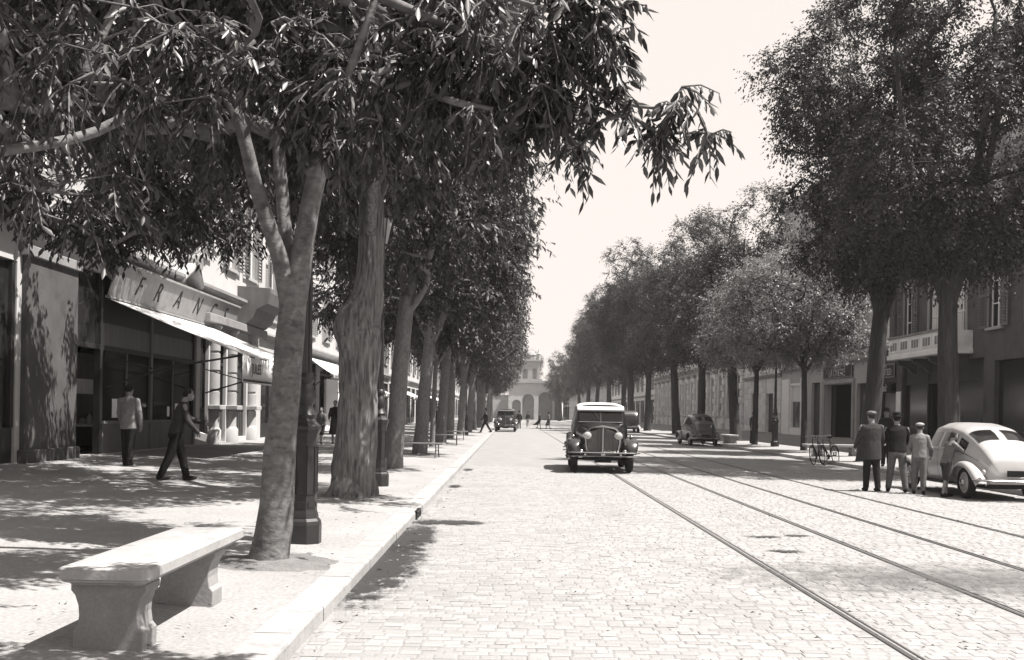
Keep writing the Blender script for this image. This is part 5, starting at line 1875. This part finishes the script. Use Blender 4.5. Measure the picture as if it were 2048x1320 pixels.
# ================================================================== bicycles
def bicycle(label, loc, rotz, lean):
    t = thing('bicycle', label, 'bicycle', loc, rotz, 'bicycles propped at the right kerb')
    t.rotation_euler = (0, lean, rotz)
    for y in (-.52, .52):
        b = MB()
        n, m, r = 32, 6, .33
        rg = [[(.016 * math.sin(2 * PI * j / m), (r - .016 + .016 * math.cos(2 * PI * j / m)) * math.cos(2 * PI * i / n), (r - .016 + .016 * math.cos(2 * PI * j / m)) * math.sin(2 * PI * i / n)) for j in range(m)] for i in range(n)]
        rg.append(rg[0])
        b.rings(rg, cap=False)
        w = b.build('wheel', 'tyre', t, smooth=True, loc=(0, y, r))
        b = MB()
        for i in range(16):
            a = 2 * PI * i / 16
            b.tube([(0.02 * (1 if i % 2 else -1), 0, 0), (0, .3 * math.cos(a), .3 * math.sin(a))], .0022, 3)
        b.tube([(-.05, 0, 0), (.05, 0, 0)], .02, 8)
        b.build('spokes', 'chrome', w)
        b = MB()
        b.rings([[(s * .024, (.345) * math.cos(PI * q / 12 + (0 if y < 0 else .3)), .345 * math.sin(PI * q / 12 + (0 if y < 0 else .3))) for s in (-1, 1)] for q in range(1, 12)], cap=False, closed=False)
        b.build('mudguard', 'iron', w)
    b = MB()
    r = .016
    bb, hd, hb, st_, ra, fa = (0, -.08, .28), (0, .36, .86), (0, .39, .70), (0, -.22, .84), (0, -.52, .33), (0, .52, .33)
    for p, q in ((bb, hb), (bb, st_), (st_, hd), (hd, hb)):
        b.tube([p, q], r, 6)
    for s in (-.05, .05):
        b.tube([(s * .3, st_[1], st_[2] - .04), (s, ra[1], ra[2])], .009, 5)
        b.tube([(s * .5, bb[1], bb[2]), (s, ra[1], ra[2])], .009, 5)
    b.build('frame', 'iron', t)
    b = MB()
    for s in (-.05, .05):
        b.tube([(s * .6, hb[1], hb[2]), (s, fa[1] - .03, fa[2] + .12), (s, fa[1], fa[2])], .011, 5)
    b.build('fork', 'iron', t)
    b = MB()
    b.tube([(0, .355, .86), (0, .34, .97)], .013, 6)
    b.tube([(-.28, .16, .98), (-.25, .28, 1.0), (-.1, .36, .99), (.1, .36, .99), (.25, .28, 1.0), (.28, .16, .98)], .012, 6)
    b.build('handlebar', 'chrome', t)
    b = MB()
    b.ell((0, -.27, .95), (.09, .13, .035))
    b.ell((0, -.14, .945), (.04, .1, .03))
    b.tube([st_, (0, -.25, .94)], .012, 6)
    b.build('saddle', 'tyre', t, smooth=True)
    b = MB()
    b.lathe([(.09, -.004), (.09, .004)], 20, (.06, bb[1], bb[2]), axis='x')
    b.tube([(.07, bb[1], bb[2]), (.08, bb[1] + .12, bb[2] - .12)], .01, 5)
    b.tube([(-.07, bb[1], bb[2]), (-.08, bb[1] - .12, bb[2] + .12)], .01, 5)
    b.box(.08, .18, bb[1] + .09, bb[1] + .15, bb[2] - .135, bb[2] - .11)
    b.box(-.18, -.08, bb[1] - .15, bb[1] - .09, bb[2] + .11, bb[2] + .135)
    b.build('crank', 'chrome', t)
    b = MB().box(-.07, .07, -.72, -.36, .70, .715)
    b.tube([(0.05, -.66, .70), (.05, -.52, .34)], .006, 4)
    b.tube([(-.05, -.66, .70), (-.05, -.52, .34)], .006, 4)
    b.build('carrier', 'iron', t)
    return t
bicycle('left bicycle of the pair propped at the right kerb', (10.5, 34.2, 0), R(146), R(8))
bicycle('right bicycle of the pair propped at the right kerb', (10.84, 34.0, .0), R(140), R(9))
# ================================================================== people
def limb(b, p, q, ra, rb, n=10):
    p, q = Vector(p), Vector(q)
    d = (q - p)
    L = d.length
    d.normalize()
    pts, rr = [], []
    for a in (-90, -60, -30):
        pts.append(p + d * ra * math.sin(R(a))); rr.append(max(.002, ra * math.cos(R(a))))
    for u in (0, .33, .66, 1):
        pts.append(p + d * L * u); rr.append(ra + (rb - ra) * u)
    for a in (30, 60, 90):
        pts.append(q + d * rb * math.sin(R(a))); rr.append(max(.002, rb * math.cos(R(a))))
    b.tube(pts, rr, n)


def stack(b, secs, n=16):
    """secs: (centre, rx, ry) ellipses from bottom to top"""
    rg = []
    for c, rx, ry in secs:
        rg.append([(c[0] + rx * math.cos(2 * PI * j / n), c[1] + ry * math.sin(2 * PI * j / n), c[2]) for j in range(n)])
    b.rings(rg)


def remesh(o, v, sm=4):
    m = o.modifiers.new('remesh', 'REMESH')
    m.mode = 'VOXEL'
    m.voxel_size = v
    m.use_smooth_shade = True
    s = o.modifiers.new('smooth', 'SMOOTH')
    s.factor = .5
    s.iterations = sm
    return o

_cl = {}
def cl(a):
    k = round(a, 3)
    if k not in _cl:
        _cl[k] = cloth('cloth %d' % int(a * 1000), a)
    return _cl[k]


def person(label, loc, rotz, h=1.72, lean=0., legs=((0, 0), (0, 0)), arms=((5, 6, 10), (5, 6, 10)), jacket=.1, trousers=.05, hair=.03, cap=None, hat=None,
           shirt_len=.0, skirt=None, shorts=False, shoe=.02, fine=True, head_turn=0., head_bow=0., spread=.0, group=None, item=None, width=1.):
    """front is +Y, right is +X; legs = (swing, knee) for left and right, arms = (forward, outward, elbow)"""
    k = h / 1.72
    vox = .0085 if fine else .016
    hip = Vector((0, 0, .92))
    J = {}
    low = 9
    for i, (sw, kn) in enumerate(legs):
        s = -1 if i == 0 else 1
        a, c = R(sw), R(sw - kn)
        hp = hip + Vector((s * .085, 0, -.02))
        kp = hp + Vector((s * spread * .5, math.sin(a), -math.cos(a))) * .43
        ap = kp + Vector((s * spread * .5, math.sin(c), -math.cos(c))) * .41
        J[s] = (hp, kp, ap)
        low = min(low, ap.z)
    dz = .085 - low
    hip.z += dz
    for s in (-1, 1):
        J[s] = tuple(p + Vector((0, 0, dz)) for p in J[s])
    la = R(lean)
    def T(x, y, z):                      # torso space, leaning forward about the hips
        return Vector((x, hip.y + y * math.cos(la) + z * math.sin(la), hip.z + z * math.cos(la) - y * math.sin(la)))
    sh_z, neck_z = .50, .57
    head = T(0, .02, .70) + Vector((0, .03 * math.sin(la) + .04 * math.sin(R(head_bow)), -.02 * (1 - math.cos(R(head_bow)))))
    A = {}
    for i, (f, o_, e) in enumerate(arms):
        s = -1 if i == 0 else 1
        sp = T(s * .185 * width, 0, sh_z - .03)
        f_, ob = R(f), R(o_)
        ud = Vector((s * math.sin(ob), math.sin(f_) * math.cos(ob), -math.cos(f_) * math.cos(ob)))
        ep = sp + ud * .29
        g = f_ + R(e)
        fd = Vector((s * math.sin(ob) * .6 - s * math.sin(R(e)) * .25, math.sin(g), -math.cos(g)))
        fd.normalize()
        wp = ep + fd * .25
        A[s] = (sp, ep, wp, fd)
    # ---- body: one continuous mesh
    b = MB()
    stack(b, [(T(0, 0, -.08), .13, .1), (T(0, 0, 0), .155, .11), (T(0, 0, .16), .135, .095), (T(0, 0, .32), .155, .105), (T(0, 0, .44), .165, .1), (T(0, 0, .52), .12, .08), (T(0, .005, .56), .062, .062), (T(0, .01, .64), .055, .06)])
    b.ell(head, (.074, .093, .118), 16, 12)
    b.ell(head + Vector((0, .03, -.06)), (.055, .062, .06), 12, 8)
    limb(b, head + Vector((0, .088, .0)), head + Vector((0, .108, -.025)), .010, .015, 8)
    for s in (-1, 1):
        b.ell(head + Vector((s * .076, -.005, -.005)), (.010, .022, .032), 8, 6)
        hp, kp, ap = J[s]
        limb(b, hp, kp, .082, .056); limb(b, kp, ap, .056, .038)
        limb(b, ap + Vector((0, -.03, -.04)), ap + Vector((0, .15, -.055)), .035, .028)
        sp, ep, wp, fd = A[s]
        limb(b, sp, ep, .05, .04); limb(b, ep, wp, .04, .027)
        # hand: palm, four fingers, thumb
        ax = fd
        sd = ax.cross(Vector((s, 0, 0)))
        if sd.length < .2:
            sd = Vector((0, 1, 0))
        sd.normalize()
        inw = Vector((-s, 0, 0)) - ax * Vector((-s, 0, 0)).dot(ax)
        inw.normalize()
        pc = wp + ax * .055
        for q in (-.024, -.008, .008, .024):
            limb(b, wp + ax * .01 + sd * q * .7, wp + ax * .085 + sd * q, .0135, .0125, 8)
        for q, ln in ((-.029, .058), (-.010, .075), (.010, .080), (.029, .070)):
            a0 = wp + ax * .088 + sd * q
            a1 = a0 + (ax * .85 + inw * .35 + sd * q * 2).normalized() * ln * .55
            a2 = a1 + (ax * .5 + inw * .85).normalized() * ln * .5
            limb(b, a0, a1, .0095, .009, 8); limb(b, a1, a2, .009, .008, 8)
        t0 = wp + ax * .03 + sd * .028
        t1 = t0 + (ax * .6 + sd * .7 + inw * .25).normalized() * .04
        limb(b, t0, t1, .0115, .0105, 8); limb(b, t1, t1 + (ax * .8 + inw * .4).normalized() * .032, .0105, .009, 8)
    o = b.build('person', 'skin')
    remesh(o, vox, 2)
    o.location = loc
    o.rotation_euler = (0, 0, rotz)
    o.scale = (k, k, k)
    tag(o, label, 'person', group)
    # ---- face
    for s in (-1, 1):
        e = MB().ell(head + Vector((s * .03, .083, .012)), (.013, .009, .008), 8, 6)
        e.build('eye', 'black', o, smooth=True)
    MB().ell(head + Vector((0, .086, -.062)), (.022, .008, .006), 8, 6).build('mouth', 'black', o, smooth=True)
    # ---- hair
    b = MB()
    b.ell(head + Vector((0, -.018, .025)), (.081, .092, .105), 14, 10)
    b.build('hair', cl(hair), o, smooth=True)
    # ---- trousers or skirt
    if skirt is None:
        b = MB()
        stack(b, [(T(0, 0, -.13), .15, .115), (T(0, 0, -.04), .172, .13), (T(0, 0, .06), .165, .122), (T(0, 0, .12), .15, .112)])
        for s in (-1, 1):
            hp, kp, ap = J[s]
            end = kp + (ap - kp) * (.0 if shorts else .97)
            limb(b, hp, kp, .102, .082)
            if shorts:
                pass
            else:
                limb(b, kp, end, .082, .066)
        remesh(b.build('trousers', cl(trousers), o), .013 if fine else .02, 5)
    else:
        b = MB()
        fl = skirt
        secs = []
        for z, rx, ry, oy in ((.14, .15, .11, 0), (0, .18, .14, 0), (-.2, .20, .17, fl * .1), (-.4, .23, .20, fl * .3), (-.56, .25, .22, fl * .55)):
            c = T(0, 0, z)
            secs.append(((c.x, c.y - oy, c.z), rx, ry + abs(fl) * .12 * max(0, -z)))
        stack(b, secs[::-1], 24)
        b.build('skirt', cl(trousers), o, smooth=True)
    # ---- jacket
    b = MB()
    e = shirt_len
    stack(b, [(T(0, 0, -.05 - e), .178 * width, .135), (T(0, 0, .05), .172 * width, .13), (T(0, 0, .18), .162 * width, .122), (T(0, 0, .32), .18 * width, .128), (T(0, 0, .44), .192 * width, .122), (T(0, 0, .515), .145 * width, .095), (T(0, 0, .56), .075, .075)])
    for s in (-1, 1):
        sp, ep, wp, fd = A[s]
        limb(b, sp + Vector((-s * .03, 0, -.01)), ep, .074, .06); limb(b, ep, wp, .06, .046)
    remesh(b.build('jacket', cl(jacket), o), .013 if fine else .02, 5)
    # ---- shoes
    for s in (-1, 1):
        hp, kp, ap = J[s]
        b = MB()
        tilt = Vector((0, 0, 0))
        ah = ap.z - .085
        stack_c = ap
        b.ell(ap + Vector((0, .06, -.045)), (.045, .135, .042), 12, 8)
        b.ell(ap + Vector((0, -.02, -.03)), (.042, .06, .055), 10, 8)
        b.v = [(p[0], p[1], max(p[2], ap.z - .083)) for p in b.v]
        b.build('shoe', cl(shoe), o, smooth=True)
    if cap is not None:
        b = MB()
        b.ell(head + Vector((0, -.012, .075)), (.105, .115, .052), 18, 10)
        b.ell(head + Vector((0, .10, .055)), (.07, .06, .012), 14, 6)
        b.build('cap', cl(cap), o, smooth=True)
    if hat is not None:
        b = MB()
        b.lathe([(.15, .05), (.15, .062), (.085, .066), (.083, .14), (.06, .165), (.02, .155)], 20, head)
        b.build('hat', cl(hat), o, smooth='angle')
    return o, A, k

GP = 'people on the boulevard'
person('man in pale jacket with his back turned, by the left shop window', (-8.4, 21.9, gz(-8.4)), R(-6), 1.74, legs=((4, 2), (-6, 4)), arms=((8, 8, 22), (-2, 10, 12)), jacket=.30, trousers=.025, hair=.02, group=GP, width=1.08, shirt_len=.1)
o, A, k = person('stooping man in dark clothes striding across the left pavement', (-6.2, 18.45, gz(-6.2) + .0), R(-62), 1.72, lean=14, legs=((16, 3), (-15, 9)), arms=((35, 6, 40), (12, 8, 30)), jacket=.06, trousers=.015, hair=.03, group=GP, head_bow=25, width=1.05)
pp = thing('folded_paper', 'small white folded paper held by the stooping man', 'paper', (0, 0, 0))
wp = A[1][2] + A[1][3] * .11
mw = Matrix.Translation((-6.2, 18.45, gz(-6.2))) @ Matrix.Rotation(R(-62), 4, 'Z')
pp.location = mw @ (wp * k)
pp.rotation_euler = (.2, .3, .1)
b = MB()
b.obox((0, 0, 0), (.2, .014, .14)); b.obox((.01, -.012, .01), (.17, .006, .12), (.1, .1, 0))
b.build('sheet', 'white_paint', pp)

person('man in a cap and long dark grey jacket standing with his back to the camera', (7.92, 22.0, 0), R(4), 1.73, lean=3, legs=((6, 3), (-5, 7)), arms=((14, 9, 34), (6, 8, 26)), jacket=.055, trousers=.02, cap=.16, hair=.05, group=GP, shirt_len=.2, width=1.2, spread=.02)
person('man in black jacket and grey trousers standing with legs apart in the group', (8.46, 21.95, 0), R(-14), 1.70, lean=11, legs=((9, 8), (-7, 2)), arms=((25, 10, 50), (28, 10, 45)), jacket=.018, trousers=.16, hat=.02, hair=.02, group=GP, width=1.12, spread=.2)
person('boy in a pale cap and pale shirt leaning beside the cream car', (8.74, 21.45, 0), R(-25), 1.50, lean=6, legs=((5, 3), (-5, 4)), arms=((28, 6, 40), (10, 14, 35)), jacket=.26, trousers=.17, cap=.42, hair=.06, group=GP, spread=.06)
person('boy in a light shirt and shorts looking into the cream car window', (9.02, 20.75, 0), R(-80), 1.36, lean=16, legs=((6, 2), (-8, 4)), arms=((50, 8, 30), (45, 8, 40)), jacket=.17, trousers=.05, shorts=True, hair=.05, group=GP)
person('man in dark hat and suit on the right pavement behind the group', (11.6, 31.0, gz(11.6)), R(150), 1.74, arms=((8, 6, 18), (5, 6, 12)), jacket=.03, trousers=.025, hat=.03, hair=.03, group=GP)

person('child in dark shorts on the left pavement between lamp post and swollen trunk', (-7.35, 38.5, gz(-7.35)), R(170), 1.38, legs=((10, 5), (-10, 6)), arms=((20, 10, 30), (-10, 10, 20)), jacket=.12, trousers=.03, shorts=True, hair=.04, group=GP, fine=False)
person('woman in dark dress half hidden by the swollen trunk', (-6.95, 39.2, gz(-6.95)), R(185), 1.66, skirt=.0, arms=((10, 8, 30), (15, 8, 40)), jacket=.02, trousers=.03, hair=.02, group=GP, fine=False)
person('man in dark suit striding across the left kerb in the distance', (-1.9, 71, .12), R(100), 1.78, legs=((26, 4), (-24, 10)), arms=((-20, 8, 15), (22, 8, 20)), jacket=.02, trousers=.015, hair=.02, group=GP, fine=False)
person('man in dark jacket walking down the middle of the road', (.66, 97, 0), R(5), 1.76, legs=((14, 3), (-14, 14)), arms=((12, 10, 20), (-10, 10, 20)), jacket=.025, trousers=.07, cap=.03, hair=.02, group=GP, fine=False)
person('person in pale trousers farther off behind the walking man', (1.75, 112, 0), R(10), 1.7, legs=((8, 3), (-12, 20)), jacket=.03, trousers=.4, hair=.02, group=GP, fine=False)
person('woman in a dark dress blown out behind her, crossing the road', (2.76, 102, 0), R(-88), 1.66, skirt=.9, legs=((10, 2), (-14, 8)), jacket=.025, trousers=.02, hair=.02, group=GP, fine=False)
person('woman in a light blouse and dark skirt, rightmost of those crossing', (3.62, 100, 0), R(-80), 1.68, skirt=.25, legs=((14, 2), (-16, 8)), jacket=.18, trousers=.04, hat=.03, hair=.03, group=GP, fine=False)
person('person in dark clothes standing by the right pavement bench', (12.9, 53.5, gz(12.9)), R(200), 1.68, legs=((6, 2), (-6, 4)), jacket=.03, trousers=.04, hair=.02, group=GP, fine=False)
person('person in black walking under the far left trees', (-4.6, 62, gz(-4.6)), R(8), 1.7, legs=((14, 3), (-14, 12)), jacket=.02, trousers=.02, hair=.02, group=GP, fine=False)

# ================================================================== fallen leaves and grit
def litter(name, label, n, areas, size, m, seed):
    rs = np.random.default_rng(seed)
    V, Fq = [], []
    for k in range(n):
        x0, x1, y0, y1 = areas[rs.integers(len(areas))]
        x, y = rs.uniform(x0, x1), y0 + (y1 - y0) * rs.random() ** 1.5
        z = (gz(x) if not -1.4 <= x <= 11 else 0.) + .012 + rs.random() * .01
        a, s_ = rs.uniform(0, 6.28), size * rs.uniform(.5, 1.3)
        d, p = np.array([math.cos(a), math.sin(a)]) * s_, np.array([-math.sin(a), math.cos(a)]) * s_ * .22
        c = rs.uniform(0, .018)
        o = len(V)
        V += [(x - d[0], y - d[1], z), (x + p[0], y + p[1], z + c), (x + d[0], y + d[1], z + c * .5), (x - p[0], y - p[1], z + .004)]
        Fq += [(o, o + 1, o + 2), (o, o + 2, o + 3)]
    o = add_mesh_np(name, np.array(V), np.array(Fq), m, None)
    tag(o, label, 'litter', kind='stuff')
litter('fallen_leaves', 'dry fallen leaves scattered under the left trees', 380, [(-7, -1.7, 6, 34), (-3.4, -1.7, 6, 22), (-1.38, -1.1, 5, 26)], .035, 'bark3', 5)
litter('road_grit', 'specks of straw and grit scattered over the setts', 700, [(-1.3, 10.9, 6, 30), (.5, 7.5, 6, 18)], .02, 'bark_dark', 6)

# ================================================================== haze
hm = bpy.data.materials.new('summer haze')
hm.use_nodes = True
nt = hm.node_tree
nt.nodes.remove(nt.nodes['Principled BSDF'])
pv = nt.nodes.new('ShaderNodeVolumePrincipled')
pv.inputs['Color'].default_value = (.9, .9, .9, 1)
pv.inputs['Density'].default_value = .00028
pv.inputs['Anisotropy'].default_value = .2
nt.links.new(pv.outputs[0], nt.nodes['Material Output'].inputs['Volume'])
hz = MB().box(-1600, 1600, -700, 2600, -1.4, 30).build('haze', hm)
tag(hz, 'thin pale summer haze filling the street', 'haze', kind='stuff')
